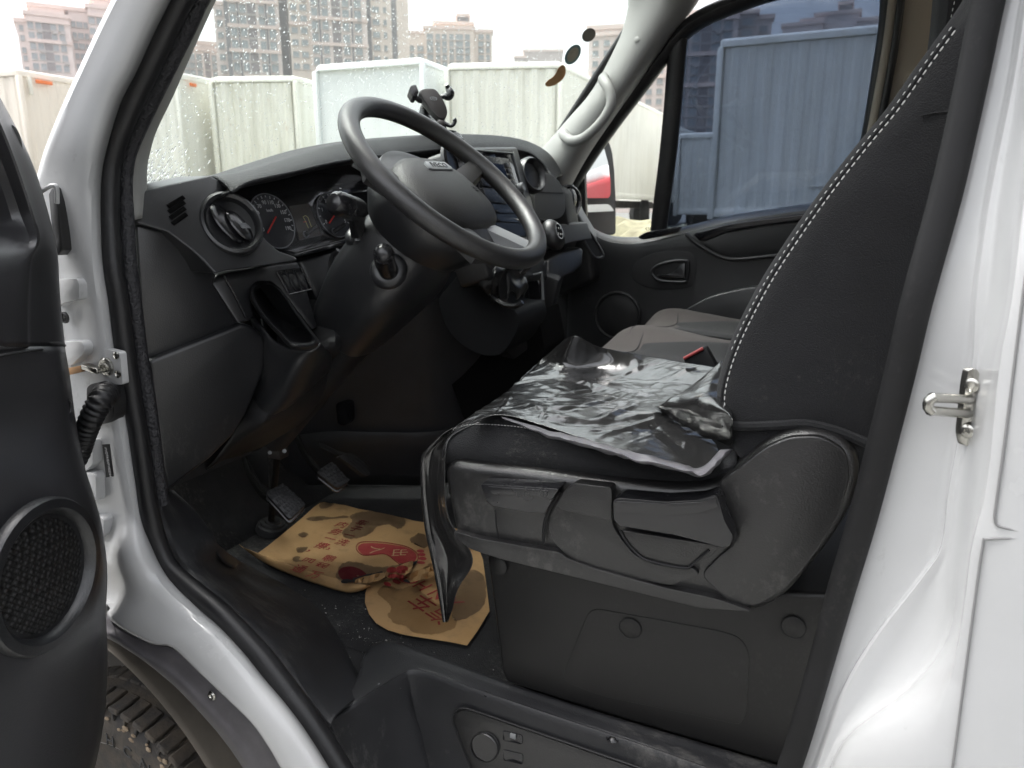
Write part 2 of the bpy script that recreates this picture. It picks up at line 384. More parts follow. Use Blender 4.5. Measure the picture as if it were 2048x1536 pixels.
# red and white truck standing behind the van, seen in the door mirror
rt_ = empty('red_truck', (9.0, 7.6, gz(9, 7.6)), 'red truck with white roof panel reflected in the door mirror', 'truck')
box('cab_body', (9.0, 7.6, 1.35+.5), (2.2, 2.4, 1.5), M['redpaint'], rt_, bevel=.12, seg=3)
box('roof_deflector', (9.4, 7.6, 2.72), (1.3, 2.1, .25), M['fridge'], rt_, bevel=.08, seg=3)
box('bumper', (7.8, 7.6, .95), (.3, 2.4, .4), M['fridge'], rt_, bevel=.06)
box('chassis_beam', (10.6, 7.6, .95), (4, 1, .3), M['chassis'], rt_, bevel=.02)
for x in (8.6, 11.8):
    for y in (6.6, 8.6): lathe('wheel', (x, y, gz(x, y)+.46), (0, 1, 0), [(.2, -.13), (.4, -.13), (.46, -.1), (.46, .1), (.4, .13), (.2, .13)], M['tyre_far'], rt_, n=20)

# ---------------------------------------------------------------- apartment blocks, about 200 m away
M['wall'] = mat('pink_beige_render', (.70, .60, .56), .9, var=(.15, 0, (.74, .64, .60)))
M['wall2'] = mat('beige_cladding', (.68, .58, .51), .9, var=(.15, 0, (.72, .62, .55)))
M['wallg'] = mat('grey_pink_render', (.47, .41, .39), .9)
M['cornice'] = mat('pale_cornice', (.68, .55, .50), .9)
M['pane'] = mat('far_window_glass', (.24, .27, .29), .2, var=(.4, 0, (.38, .42, .43)))
M['wframe'] = mat('far_window_frame', (.42, .38, .36), .7)
M['balc'] = mat('balcony_recess', (.24, .21, .21), .9)
M['dark_strip'] = mat('dark_service_or_shade', (.19, .18, .185), .8)
_wm = {}
def window_mesh(frame=True):
    if frame in _wm: return _wm[frame]
    bm = bmesh.new()
    box_bm((0, -.02, 0), (1, .1, 1), bm=bm); 
    for f in bm.faces: f.material_index = 0
    k = len(bm.faces)
    for x, z, w, h in ((-.46, 0, .08, 1), (.46, 0, .08, 1), (0, .46, .84, .08), (0, -.46, .84, .08), (0, 0, .05, .84)):
        box_bm((x, -.1, z), (w, .12, h), bm=bm)
    box_bm((0, -.16, -.56), (1.12, .3, .1), bm=bm)
    bm.faces.ensure_lookup_table()
    for i, f in enumerate(bm.faces): f.material_index = 0 if i < k else 1
    me = bpy.data.meshes.new('window'); bm.to_mesh(me); bm.free()
    me.materials.append(M['pane']); me.materials.append(M['wframe']); _wm[frame] = me; return me
AC = random.Random(11)
def building(name, label, D, blocks, wall, group='apartment blocks behind the yard', depth=16):
    "blocks: dict(x0,x1,top,[cols,rows,ref,w,h],[balc],[pipe],[band]) all measured in the photo, on a facade D metres away"
    xs_ = [b['x0'] for b in blocks]+[b['x1'] for b in blocks]; cx = (min(xs_)+max(xs_))/2
    d = P(cx, 420, Y=1)-CAM; d.z = 0; d.normalize()
    c0 = d*D; root = empty(name, (c0.x, c0.y, 0), label, 'building', group)
    rt = V((d.y, -d.x, 0)); ang = math.atan2(rt.y, rt.x); ro = Matrix.Rotation(ang, 3, 'Z')
    for b in blocks:
        dd = b.get('dd', 0); pl = (c0+d*dd, d)
        ry = b.get('ref', 100)
        a, e = P(b['x0'], ry, pl=pl), P(b['x1'], ry, pl=pl); zt = P((b['x0']+b['x1'])/2, b['top'], pl=pl).z
        w = (e-a).dot(rt); m_ = (a+e)/2; m_.z = 0
        wm = b.get('wall', wall); bd = b.get('depth', depth)
        box('wall', m_+d*(bd/2)+V((0, 0, zt/2)), (w, bd, zt), wm, root, rot=ro, bevel=0)
        if b.get('cap', True): box('cornice', m_+d*(bd/2)+V((0, 0, zt)), (w+.9, bd+.9, .8), M['cornice'], root, rot=ro, bevel=0)
        zr = lambda py: P((b['x0']+b['x1'])/2, py, pl=pl).z
        for by in b.get('band', []):
            box('cornice_band', m_+d*-.15+V((0, 0, zr(by))), (w+.3, .9, .7), M['cornice'], root, rot=ro, bevel=0)
        for (bx, bw) in b.get('dark_strip', []):
            q = P(bx, ry, pl=pl); q.z = zt/2; box('service_or_shade_strip', q+d*.25, (bw*D/F*1.0, .9, zt*.995), M['dark_strip'], root, rot=ro, bevel=0)
        for (bx, bw) in b.get('balc', []):
            for k, py in enumerate(b['rows']):
                q = P(bx, ry, pl=pl); q.z = zr(py); h = b.get('h', 10)*1.5*D/F
                o = box('balcony', q+d*.3, (bw*D/F, .8, h), M['balc'], root, rot=ro, bevel=0)
                box('balcony_rail', q-d*.16+V((0, 0, -h*.42)), (bw*D/F*1.05, .1, h*.16), M['wframe'], root, rot=ro, bevel=0)
        for ci, px in enumerate(b.get('cols', [])):
            cw = b.get('w', 10)
            if isinstance(px, tuple): px, cw = px
            for py in b['rows']:
                q = P(px, ry, pl=pl); q.z = zr(py)
                o = bpy.data.objects.new('window', window_mesh()); COL.objects.link(o)
                o.matrix_world = Matrix.Translation(q-d*.02) @ ro.to_4x4() @ Matrix.Diagonal((cw*D/F, 1, b.get('h', 10)*D/F, 1))
                if AC.random() < .16:
                    box('air_conditioner', q-d*.45+rt*(cw*D/F*.2)-V((0, 0, b.get('h', 10)*D/F*.72)), (.95, .5, .7), M['wframe'], root, rot=ro, bevel=0)
                o.parent = root; o.matrix_parent_inverse = root.matrix_world.inverted()
    return root
building('apartment_block', 'pink apartment block with stepped roof seen left of the windscreen pillar', 200, [
    dict(x0=36, x1=57, top=41, ref=74, cols=[45], rows=[56, 76, 100, 116, 138], w=6, h=8),
    dict(x0=57, x1=142, top=30, ref=74, cols=[(64, 8), (80, 8), (109, 8), (125, 8)], rows=[54, 74, 95, 115, 135], h=10, balc=[(95, 11)], band=[44, 84], dd=-2),
    dict(x0=70, x1=138, top=13, dd=0, depth=10),
    dict(x0=142, x1=182, top=20, ref=74, cols=[(150, 6), (162, 9), (174, 6)], rows=[50, 72, 93, 113, 134], h=9, dd=3),
    dict(x0=182, x1=262, top=17, ref=74, cols=[187, 203, 219, 235, 251], rows=[45, 66, 87, 109, 131], h=10, w=9, band=[34, 78], dd=0),
    dict(x0=196, x1=258, top=0, dd=2, depth=10)], M['wall'])
building('apartment_block', 'low pink apartment wing at the left edge of the windscreen', 215, [
    dict(x0=330, x1=436, top=84, ref=115, cols=[345, 358, 372, 384, 398, (428, 8)], rows=[114, 130, 146], w=9, h=11, balc=[(414, 9)], band=[98])], M['wall'])
building('apartment_block', 'tall pink apartment block rising out of the windscreen top, with dark drainpipe strips', 190, [
    dict(x0=431, x1=458, top=7, ref=70, cols=[442], rows=[26, 47, 70, 92, 114, 136], w=10, h=10, dd=1),
    dict(x0=458, x1=560, top=-60, ref=70, cols=[(469, 11), (489, 11), (526, 10), (546, 12)], rows=[-28, -5, 19, 41, 66, 90, 113, 135], h=14, balc=[(506, 14)], dark_strip=[(456, 7), (479, 3), (535, 3)], band=[54, 4, 103], dd=-1),
    dict(x0=560, x1=580, top=-60, wall=M['wallg'], dd=3, dark_strip=[(570, 14)]),  # set-back bay: its shadow is put into greyer wall and dark strip
    dict(x0=580, x1=622, top=-60, ref=70, cols=[(590, 11), (609, 12)], rows=[-30, -8, 15, 37, 61, 85, 109, 133], h=10, wall=M['wall2'], band=[48]),
    dict(x0=622, x1=735, top=-60, ref=70, cols=[(631, 11), (652, 11), (693, 12), (717, 13)], rows=[-42, -18, 5, 27, 53, 77, 101, 125], h=14, balc=[(674, 15)], dark_strip=[(641, 3), (705, 3)], band=[39, -10, 90], dd=-1),
    dict(x0=735, x1=818, top=-60, ref=70, cols=[(753, 13), (771, 6)], rows=[-28, -4, 21, 46, 71, 97, 120], h=10, wall=M['wall2'], dark_strip=[(737, 11), (789, 9)], dd=1)], M['wall'])
building('apartment_block', 'pink block with a small roof tower right of the tall one', 230, [
    dict(x0=812, x1=852, top=65, ref=100, cols=[(824, 8), (841, 12)], rows=[97, 112, 127], h=10),
    dict(x0=850, x1=948, top=56, ref=90, cols=[(860, 12), (876, 8), (889, 9), (903, 8), (919, 14), (935, 9)], rows=[74, 88, 101, 115, 129], h=10, dd=-1),
    dict(x0=869, x1=946, top=46, dd=1, depth=12), dict(x0=916, x1=938, top=31, wall=M['dark_strip'], dd=2, depth=8),
    dict(x0=948, x1=984, top=62, ref=90, cols=[(962, 10), (976, 7)], rows=[74, 88, 101, 115, 129], h=9, dd=1)], M['wall2'])
building('distant_block', 'small grey block low on the skyline between the stickers and the container', 320, [
    dict(x0=1048, x1=1125, top=101, wall=M['wallg']), dict(x0=1030, x1=1052, top=114, wall=M['wallg'])], M['wallg'])
building('apartment_block', 'large brick pink apartment block behind the tinted side window', 150, [
    dict(x0=1176, x1=1352, top=52, ref=150, cols=[1190, 1212, 1234, 1256, 1278, 1299, 1320, 1341], rows=[84, 104, 125, 145, 165, 185, 205, 226, 246], w=11, h=10, band=[66, 155]),
    dict(x0=1352, x1=1470, top=24, ref=150, cols=[(1366, 15), (1388, 15), (1428, 16), (1450, 16)], rows=[53, 75, 97, 118, 139, 160, 181, 202, 223, 244, 265], h=15, balc=[(1408, 17)], band=[38, 108, 170], dd=-2),
    dict(x0=1430, x1=1478, top=14, dd=1, depth=10),
    dict(x0=1470, x1=1512, top=24, ref=60, cols=[(1494, 20)], rows=[44, 66, 88], h=12, wall=M['wallg']),
    dict(x0=1512, x1=1543, top=34, ref=60, cols=[(1527, 14)], rows=[58, 80], h=11, dd=2)], M['wall'])
building('apartment_block', 'stepped roofline with dark tower above the container in the tinted window', 210, [
    dict(x0=1562, x1=1640, top=48), dict(x0=1598, x1=1640, top=40, dd=1), dict(x0=1625, x1=1712, top=26, dd=2), dict(x0=1671, x1=1695, top=6, wall=M['dark_strip'], dd=3, depth=8), dict(x0=1712, x1=1830, top=35, dd=1)], M['wall'])
# ================================================================ the van: body shell round the driver's doorway
VAN = empty('delivery_van', (-.2, 1.62, 0), 'white van with its driver door open, black cab and black seat inside', 'van')
def pside(px, py, o):
    y = o
    for _ in range(6):
        p = P(px, py, Y=y); y = o - tumble(p.z)
    return P(px, py, Y=y)
# ---- white windscreen pillar, hinge pillar and sill in one pressing
rows = []
for py, l, r in ((-440, 462, 566), (-300, 388, 492), (-180, 326, 430), (-70, 268, 372), (0, 232, 338), (60, 202, 308), (137, 166, 273), (205, 135, 239), (290, 100, 213), (342, 84, 203), (393, 70, 201), (444, 72, 202), (513, 80, 205),
                 (600, 88, 218), (679, 100, 228), (776, 115, 243), (864, 128, 258), (966, 145, 273), (1040, 165, 285)):
    up_ = py < 380
    k = max(0, min(1, (py-250)/400)); k = k*k*(3-2*k); mx_ = lambda a_, b_: a_*(1-k)+b_*k
    a = side(l+6, py, mx_(.74, .72)); b = side(l, py, mx_(.645, .695)); c = side(l+(r-l)*.22, py, mx_(.638, .685))
    d = side(l+(r-l)*.72, py, mx_(.652, .68)); d2 = side(l+(r-l)*.9, py, mx_(.672, .686)); e = side(r+3, py, .712); f = side(r+14, py, .73)
    rows.append([a, b, c, d, d2, e, f])
lip = [(195, 1130), (205, 1190), (226, 1238), (300, 1281), (347, 1290), (398, 1337), (452, 1388), (507, 1442), (543, 1493), (570, 1540), (630, 1640)]
sea = [(298, 1085), (322, 1135), (350, 1172), (400, 1222), (440, 1258), (486, 1307), (526, 1358), (566, 1405), (604, 1455), (645, 1518), (705, 1620)]
for k, ((lx, ly), (sx, sy)) in enumerate(zip(lip, sea)):
    q = lambda t, o: side(lx+(sx-lx)*t, ly+(sy-ly)*t, o)
    rows.append([q(-.0, .72), q(0, .655 if k > 1 else .69), q(.12, .648 if k > 1 else .68), q(.5, .655), q(.85, .67), q(1.02, .705), q(1.12, .73)])
M['paint_d'] = M['paint']
PIL = grid('front_pillar', rows, M['paint'], VAN, su=4, sv=4, thick=.004, off=1)
# embossed ribs on the hinge pillar and dirt at its foot
tube('pressed_rib', [side(262, 1135, .667), side(300, 1215, .655), side(318, 1262, .652)], [.003, .0035, .002], M['paint'], PIL, n=8, n_in=4)
tube('pressed_rib', [side(214, 1205, .668), side(250, 1215, .656), side(285, 1250, .652), side(318, 1262, .65)], [.004, .006, .006, .002], M['paint'], PIL, n=8, n_in=4)
# black rubber wedge between wing and pillar, wing edge
prism('wing_seal', [P(x, y, Y=.655) for x, y in [(96, 388), (103, 376), (110, 374), (115, 402), (117, 420), (122, 470), (124, 500), (114, 512), (104, 470)]], (0, .03, 0), M['rubber'], VAN, bevel=.002)
_wz = P(100, 386, Y=.634).z
grid('front_wing', [[V((x, y, z-.10*max(0, -x-1.15)**1.5)) for x in (-1.10, -1.2, -1.4, -1.7, -2.0, -2.28)] for y, z in ((.74, _wz-.035), (.66, _wz-.02), (.634, _wz-.045), (.63, _wz-.2), (.632, _wz-.5))], M['paint'], VAN, su=3, sv=3, thick=.003)
tube('wing_edge', [P(62, 398, Y=.632), P(92, 377, Y=.635), P(106, 371, Y=.64), P(113, 376, Y=.642), P(114, 406, Y=.645)], .0032, M['paint'], VAN, n=8, n_in=5)
# ---- door seals
sm = [(594, -440), (520, -300), (458, -180), (400, -70), (360, 0), (330, 60), (290, 146), (250, 232), (224, 308), (218, 360), (218, 420), (221, 480), (226, 540), (236, 600), (247, 688), (262, 790), (276, 872), (289, 966), (300, 1030), (316, 1090), (342, 1140), (392, 1186), (440, 1226), (485, 1272), (525, 1316), (565, 1368), (604, 1420), (640, 1472), (675, 1528), (735, 1625)]
rs = [.0165]*8+[.0155]*2+[.0145]*8+[.0155]*3+[.0165, .017, .0175, .018, .018, .018, .018, .018, .018]
SEAL = tube('door_seal', [side(x, y, .705) for x, y in sm], rs, M['rubber'], VAN, n=12, n_in=4, up=(0, 1, 0), flat=.9)
tube('seal_lip', [side(x+16, y, .716) for x, y in sm[11:]], .0042, M['rubber'], SEAL, n=8, n_in=4)
tx = [(625, -440), (552, -300), (490, -175), (430, -60), (396, 0), (378, 40), (335, 127), (286, 228), (258, 300), (250, 345), (249, 390), (251, 444), (255, 523), (265, 600), (279, 712), (295, 805), (305, 882), (315, 966), (322, 1008)]
tube('pillar_edge_trim', [side(x, y, .735) for x, y in tx], [.015]*8+[.013]*3+[.0145]*8, M['leather'], VAN, n=12, n_in=4, up=(0, 1, 0), flat=.8)
# ---- grey trim on the near windscreen pillar
L = [(640, -450), (505, -210), (432, -70), (408, -10), (361, 95), (312, 198), (289, 244), (268, 302), (261, 342), (261, 386), (266, 440)]
Rr = [(690, -460), (548, -225), (470, -80), (432, -10), (387, 88), (342, 191), (310, 258), (295, 308), (290, 342), (290, 386), (293, 434)]
grid('windscreen_pillar_trim', [[side(a[0]-4, a[1], .75), side(a[0]+2, a[1], .752), side((a[0]+b[0])/2, (a[1]+b[1])/2, .765), side(b[0], b[1], .80), side(b[0]-3, b[1], .86)] for a, b in zip(L, Rr)], M['trim'], VAN, su=3, sv=4, thick=.003)
# ---- hinges, door check and cable conduit on the hinge pillar
def tab(name, pts, Y=.662, dep=.03, m=None, bev=.004, parent=VAN): return prism(name, [P(p.x, p.y, Y=Y) for p in rnd(pts, 6)], (0, dep, 0), m or M['paint'], parent, bevel=bev)
tab('hinge_bracket', [(100, 560), (152, 556), (158, 566), (158, 599), (124, 606), (118, 616), (100, 610)])
tab('hinge_bracket', [(115, 683), (162, 682), (169, 694), (167, 708), (156, 717), (145, 730), (115, 735)])
tab('hinge_bracket', [(130, 905), (184, 880), (186, 928), (168, 945), (130, 950)])
tab('hinge_bracket', [(140, 945), (186, 946), (192, 955), (192, 1003), (174, 1010), (140, 1010)])
tab('hinge_bracket', [(150, 1035), (200, 1034), (208, 1040), (207, 1072), (180, 1092), (150, 1090)])
lathe('plug', P(131, 635, Y=.667), (0, -1, 0), [(.0085, 0), (.0085, .002), (.006, .003), (.0055, .001), (.003, .001), (.002, .003)], M['rubber'], VAN, n=20)
tab('hinge_plate', [(150, 698), (205, 696), (240, 705), (246, 770), (215, 768), (195, 758), (175, 765), (166, 772), (160, 742), (150, 738)], .6785, .01, bev=.003)
chk = box('door_check', P(186, 737, Y=.664), (.034, .014, .008), M['chrome'], VAN, bevel=.002, rot=Matrix.Rotation(.12, 3, 'Y'))
lathe('check_bolt', P(215, 733, Y=.676), (0, -1, 0), [(.0135, 0), (.0135, .004), (.011, .006), (.008, .006), (.0075, .009), (.004, .009), (.0035, .006)], M['chrome'], VAN, n=20)
M['strap'] = mat('brown_check_strap', (.36, .20, .09), .6)
prism('check_strap', [P(x, y, Y=.658) for x, y in [(132, 737), (163, 731), (164, 744), (134, 751)]], (0, .006, 0), M['strap'], VAN, bevel=.001)
for x, y in ((233, 711), (237, 748)): lathe('screw', P(x, y, Y=.677), (0, -1, 0), [(.0055, 0), (.0055, .002), (.003, .0035), (.002, .002)], M['chrome'], VAN, n=14)
tab('cable_grommet', [(172, 775), (180, 768), (205, 765), (222, 775), (228, 800), (228, 832), (218, 846), (200, 850), (180, 845), (172, 820)], .668, .02, M['rubber'], .006)
pth = spline([P(214, 786, Y=.668), P(203, 800, Y=.645), P(188, 825, Y=.635), P(174, 858, Y=.632), P(166, 885, Y=.632), P(158, 912, Y=.632), P(140, 950, Y=.632)], 14)
tube('cable_conduit', pth, [(.0168-.005*i/len(pth))*(1+.11*math.sin(i*2*math.pi/4.2)) for i in range(len(pth))], M['rubber'], VAN, n=16, angle=80)
a, b = P(211, 889, Y=.6665), P(222, 955, Y=.664); yd = (b-a).normalized()
pl = prism('number_label', [P(x, y, Y=.6665) for x, y in [(204, 889), (219, 888), (227, 953), (212, 955)]], (0, .0008, 0), M['plastic_m'], VAN, bevel=0, label='narrow black label with white serial number')
text('serial_number', 'LNPHDTAGXPV402364', P(215.5, 921, Y=.6658), yd, V((1, 0, .0)), .0062, mat('label_print', (.5, .5, .5), .6), pl, sx=.80)
# ---- wheel arch: grey flare, liner, wheel
fo = [(150, 1215), (214, 1228), (232, 1252), (300, 1287), (347, 1297), (398, 1343), (452, 1394), (507, 1447), (543, 1498), (580, 1560)]
fi = [(150, 1250), (219, 1279), (255, 1300), (290, 1324), (330, 1356), (362, 1385), (416, 1443), (445, 1478), (470, 1512), (500, 1560)]
M['flare'] = mat('grey_wheel_arch_plastic', (.085, .08, .085), .55, var=(20, .5))
FL = grid('wheel_arch_flare', [[P(a[0]*(1-t)+b[0]*t, a[1]*(1-t)+b[1]*t, Y=y) for t, y in ((0, .668), (.03, .655), (.5, .648), (.8, .642), (.97, .646), (1, .66))] for a, b in zip(fo, fi)], M['flare'], VAN, su=4, sv=4, thick=.003)
lathe('flare_screw', P(424, 1391, Y=.648), (0, -1, 0), [(.0075, 0), (.0075, .001), (.0055, .003), (.003, .003), (.002, .001)], M['chrome'], FL, n=16)
lathe('flare_screw', P(213, 1218, Y=.655), (0, -1, 0), [(.009, 0), (.009, .002), (.0055, .003), (.003, .003), (.002, .001)], M['plastic_s'], FL, n=16)
WC = V((-1.18, .765, .306))
M['archliner'] = mat('dusty_arch_liner', (.15, .132, .108), .8, var=(12, .4))
rows = []
for k in range(15):
    t = rad(-25+k*13); 
    rows.append([V((WC.x+r_*math.cos(t), y, .40+r_*math.sin(t))) for r_, y in ((.455, .655), (.445, .69), (.442, .74), (.436, .78), (.43, .81), (.425, .835))])
grid('arch_liner', rows, M['archliner'], VAN, su=3, sv=3, thick=.003)
prism('wheel_well', [V((WC.x+.47*math.cos(t), .838, .40+.47*math.sin(t))) for t in [rad(-40+k*10) for k in range(27)]], (0, .01, 0), M['chassis'], VAN, bevel=0)
WH = empty('front_wheel', WC); WH.parent = VAN; WH.matrix_parent_inverse = VAN.matrix_world.inverted(); bpy.context.view_layer.update()
M['tyre'] = mat('muddy_tyre', (.026, .025, .0245), .85, bump=(160, .6), var=(22, 0, (.085, .068, .05)))
M['mud'] = mat('dried_mud', (.20, .15, .10), .95, bump=(120, .8), var=(40, 0, (.30, .24, .17)))
RT0 = .312
lathe('tyre', WC, (0, -1, 0), [(.19, -.18), (.27, -.2), (.302, -.17), (.306, -.1), (.306, -.02), (.302, .0), (.292, .018), (.272, .029), (.248, .034), (.222, .030), (.205, .018), (.2, .0)], M['tyre'], WH, n=72)
bm = bmesh.new()
for k in range(60):      # shoulder blocks of the tread
    a = 2*math.pi*k/60
    ro = Matrix.Rotation(-a, 3, 'Y')
    c = WC+V((math.cos(a)*.303, -.008, math.sin(a)*.303))
    box_bm(c, (.012, .05, .026), ro, .003, 1, bm)
    box_bm(c+V((0, .07, 0)), (.012, .05, .027), ro, .003, 1, bm)
    c2 = WC+V((math.cos(a+.02)*.288, -.022, math.sin(a+.02)*.288)); box_bm(c2, (.022, .014, .006), ro, .001, 1, bm)
tr = mesh_bm('tread_blocks', bm, M['tyre'], WH); tr['kind'] = 'stuff'
bm = bmesh.new()
for k in range(46):
    a = rad(random.uniform(20, 120)); rr_ = random.uniform(.262, .3)
    c = WC+V((math.cos(a)*rr_, -.03+(.0 if rr_ < .285 else .012), math.sin(a)*rr_))
    m4 = Matrix.Translation(c) @ Matrix.Rotation(-a, 4, 'Y') @ Matrix.Diagonal((random.uniform(.002, .006), .003, random.uniform(.003, .009), 1))
    bmesh.ops.create_icosphere(bm, subdivisions=1, radius=1, matrix=m4)
mm = mesh_bm('dried_mud', bm, M['mud'], WH); mm['kind'] = 'stuff'
for i, ch in enumerate('HCN'):
    a = rad(86-i*11); u = V((math.cos(a), 0, math.sin(a))); tdir = V((math.sin(a), 0, -math.cos(a)))
    text('tyre_letter', ch, WC+u*.236+V((0, -.0345, 0)), tdir, u, .034, M['tyre_far'], WH, ext=.0012)
lathe('rim', WC, (0, -1, 0), [(.02, -.06), (.15, -.05), (.185, -.02), (.198, .012), (.207, .02), (.205, .0), (.19, -.1)], mat('rim_paint', (.6, .59, .58), .35, metal=.3), WH, n=48)
# ---- white lock pillar on the right, its seal and striker
rows = []
for py, c0, c1, c2, c3 in ((-420, 2105, 2150, 2172, 2196), (-250, 2072, 2122, 2146, 2170), (-80, 2030, 2085, 2110, 2135), (0, 2008, 2050, 2085, 2112), (167, 1973, 2022, 2056, 2092), (400, 1920, 1975, 2020, 2064), (600, 1866, 1948, 2000, 2041), (740, 1833, 1939, 1969, 2018), (966, 1774, 1896, 1935, 1997),
                            (1088, 1738, 1880, 1922, 1968), (1149, 1719, 1845, 1912, 1960), (1270, 1683, 1752, 1893, 1945), (1374, 1655, 1690, 1820, 1930), (1484, 1625, 1648, 1690, 1913), (1620, 1585, 1600, 1640, 1893)):
    low = 1100 < py < 1500
    rows.append([side(c0-22, py, .745), side(c0-2, py, .735), side(c0+(c1-c0)*.5, py, .732), side(c1-6, py, .73), side(c1+5, py, .722),
                 side((c1+c2)/2, py, .722 if low else .72), side(c2-6, py, .711 if low else .708), side(c2+8, py, .69), side((c2+c3)/2, py, .667), side(c3, py, .655), side(max(2200, c3+30), py, .65), side(2600, py, .65)])
BP = grid('lock_pillar', rows, M['paint'], VAN, su=3, sv=4, thick=.004, off=1)
gapm = mat('panel_gap', (.22, .22, .22), .8)
tube('panel_joint', [side(x, y, .6535) for x, y in [(2110, 120), (2073, 400), (2045, 600), (2010, 880), (1992, 1010), (1990, 1040), (1998, 1052), (2035, 1062), (2060, 1075)]], .0011, gapm, BP, n=6, n_in=4)
tube('panel_joint', [side(x, y, .6535) for x, y in [(2058, 1082), (2038, 1077), (1975, 1078), (1966, 1090), (1950, 1200), (1930, 1350), (1905, 1536), (1890, 1620)]], .0011, gapm, BP, n=6, n_in=4)
ss = [(2078, -420), (2040, -230), (2004, -90), (1977, 0), (1947, 145), (1922, 260), (1889, 400), (1834, 600), (1800, 745), (1766, 880), (1725, 1038), (1682, 1182), (1646, 1312), (1600, 1470), (1560, 1590)]
rsl = tube('door_seal', [side(x, y, .722) for x, y in ss], [.0125]*6+[.0128]*6+[.0120]*3, M['rubber_d'], VAN, n=12, n_in=4, up=(0, 1, 0), flat=.4)
tube('seal_lip', [side(x-19, y, .731) for x, y in ss], .003, M['rubber_d'], rsl, n=8, n_in=4)
st = prism('striker_plate', [side(p.x, p.y, .712) for p in rnd([(1938, 738), (1954, 736), (1966, 760), (1962, 850), (1942, 893), (1928, 892), (1922, 868), (1932, 770)], 10)], (-.004, .004, 0), M['chrome'], VAN, bevel=.0015)
a, b = side(1938, 813, .71), side(1860, 808, .672)
for dz in (.006, -.006): tube('striker_loop', [a+V((0, 0, dz)), (a+b)/2+V((0, 0, dz)), b+V((0, 0, dz*.9))], .0042, M['chrome'], st, n=10)
tube('striker_loop', [b+V((.003, 0, .0065)), b+V((-.001, -.001, .003)), b+V((-.001, -.001, -.003)), b+V((.003, 0, -.0065))], .0043, M['chrome'], st, n=10, n_in=2)
for x, y in ((1945, 770), (1936, 862)): lathe('striker_bolt', side(x, y, .709), (-.5, -1, 0), [(.006, 0), (.006, .002), (.0045, .003), (.0025, .003), (.002, .001)], M['chrome'], st, n=16)
# rest of the shell, only seen a step to the side
_ta, _tb = side(514, -440, .66), side(2150, -420, .66)
tube('roof_rail', [_ta, _ta*.7+_tb*.3+V((0, .03, .07)), _ta*.4+_tb*.6+V((0, .03, .09)), _tb+V((0, .0, .03)), _tb+V((.5, 0, .06))], .05, M['paint'], VAN, n=12, n_in=4)
_sa, _sb = side(594, -440, .705), side(2078, -420, .722)
tube('door_seal', [_sa, _sa*.7+_sb*.3+V((0, .02, .05)), _sa*.4+_sb*.6+V((0, .02, .06)), _sb], .016, M['rubber'], VAN, n=10, n_in=4)
prism('rear_flank', [V((.55, .62, .35)), V((3.6, .62, .35)), V((3.6, .70, 2.5)), V((.55, .70, 2.5))], (0, .02, 0), M['paint'], VAN, bevel=0)
prism('roof_panel', [V((-.55, .80, 2.28)), V((3.6, .80, 2.5)), V((3.6, 2.5, 2.5)), V((-.55, 2.45, 2.28))], (0, 0, .03), M['paint'], VAN, bevel=0)
grid('bonnet', [[V((x, y, z-.04*((y-1.62)/.9)**2)) for y in (.70, 1.1, 1.62, 2.1, 2.54)] for x, z in ((-1.40, 1.42), (-1.75, 1.34), (-2.1, 1.18), (-2.3, .95), (-2.34, .5))], M['paint'], VAN, su=3, sv=3, thick=.004)

# ================================================================ open driver door at the left edge
M['doorp'] = mat('grey_black_door_plastic', (.026, .0258, .028), .30, spec=1.0, bump=(520, .08, 'voronoi'), var=(9, .3))
DN = V((math.sin(rad(70)), math.cos(rad(70)), 0)); D0 = V((-.90, .65, 0))
def DP(px, py, h=0.0): return P(px, py, pl=(D0+DN*h, DN))
edge = [(150, -25), (200, 3), (270, 40), (350, 74), (430, 98), (480, 110), (520, 116), (580, 119), (640, 124), (694, 130)]
DD = V((math.cos(rad(70)), -math.sin(rad(70)), 0))
def drow(py, xr, cre, hb): return [DP(xr-6, py, -.09), DP(xr, py, -.05), DP(xr-5, py, -.022), DP(cre+6, py, .0), DP(cre-4, py, .006), DP(cre-45, py, .006+hb)]+([DP(-110, py, -.02), DP(-150, py, -.04)] if py <= 430 else [DP(-200, py, .006+hb), DP(-430, py, .0)+DD*.45])
cz = {150: -40, 200: -22, 270: 10, 350: 40, 430: 66, 480: 78, 520: 62, 580: 58, 640: 57, 694: 58}
hz = {150: -.03, 200: -.03, 270: -.03, 350: -.03, 430: -.03, 480: -.012, 520: .0, 580: .004, 640: .004, 694: .004}
DOOR = grid('driver_door', [drow(y, x, cz[y], hz[y]) for y, x in edge], M['doorp'], VAN, su=3, sv=4, thick=.003, label='open door with dark plastic trim')
e2 = [(693, 130), (760, 141), (850, 153), (950, 171), (1050, 190), (1150, 205), (1250, 213), (1350, 215), (1450, 207), (1536, 190), (1640, 165)]
def bul(p, i, j):
    d = (p-DP(92, 1150)).length
    return p+DN*(.022*math.exp(-(d/.13)**4))
grid('lower_trim', [[DP(x-6, y, -.09), DP(x, y, -.05), DP(x-4, y, -.02), DP(x-16, y, .0), DP(x-60, y, .004+.012*(y > 900)), DP(-40, y, .0+.02*(y > 900)), DP(-200, y, .01), DP(-430, y, .0)+DD*.45] for y, x in e2], M['doorp'], DOOR, su=4, sv=4, thick=.003, disp=bul)
prism('door_skin', [DP(100, 490, -.10), DP(-430, 450, -.10)+DD*.45, DP(-430, 1700, -.10)+DD*.45, DP(120, 1640, -.10), DP(180, 1450, -.10), DP(185, 1250, -.10), DP(140, 950, -.10), DP(110, 700, -.10)], DN*-.02, M['paint'], DOOR, bevel=.004)
ce = DP(90, 1150, .046)
R1 = (DP(90, 1003, .046)-DP(90, 1312, .046)).length/2
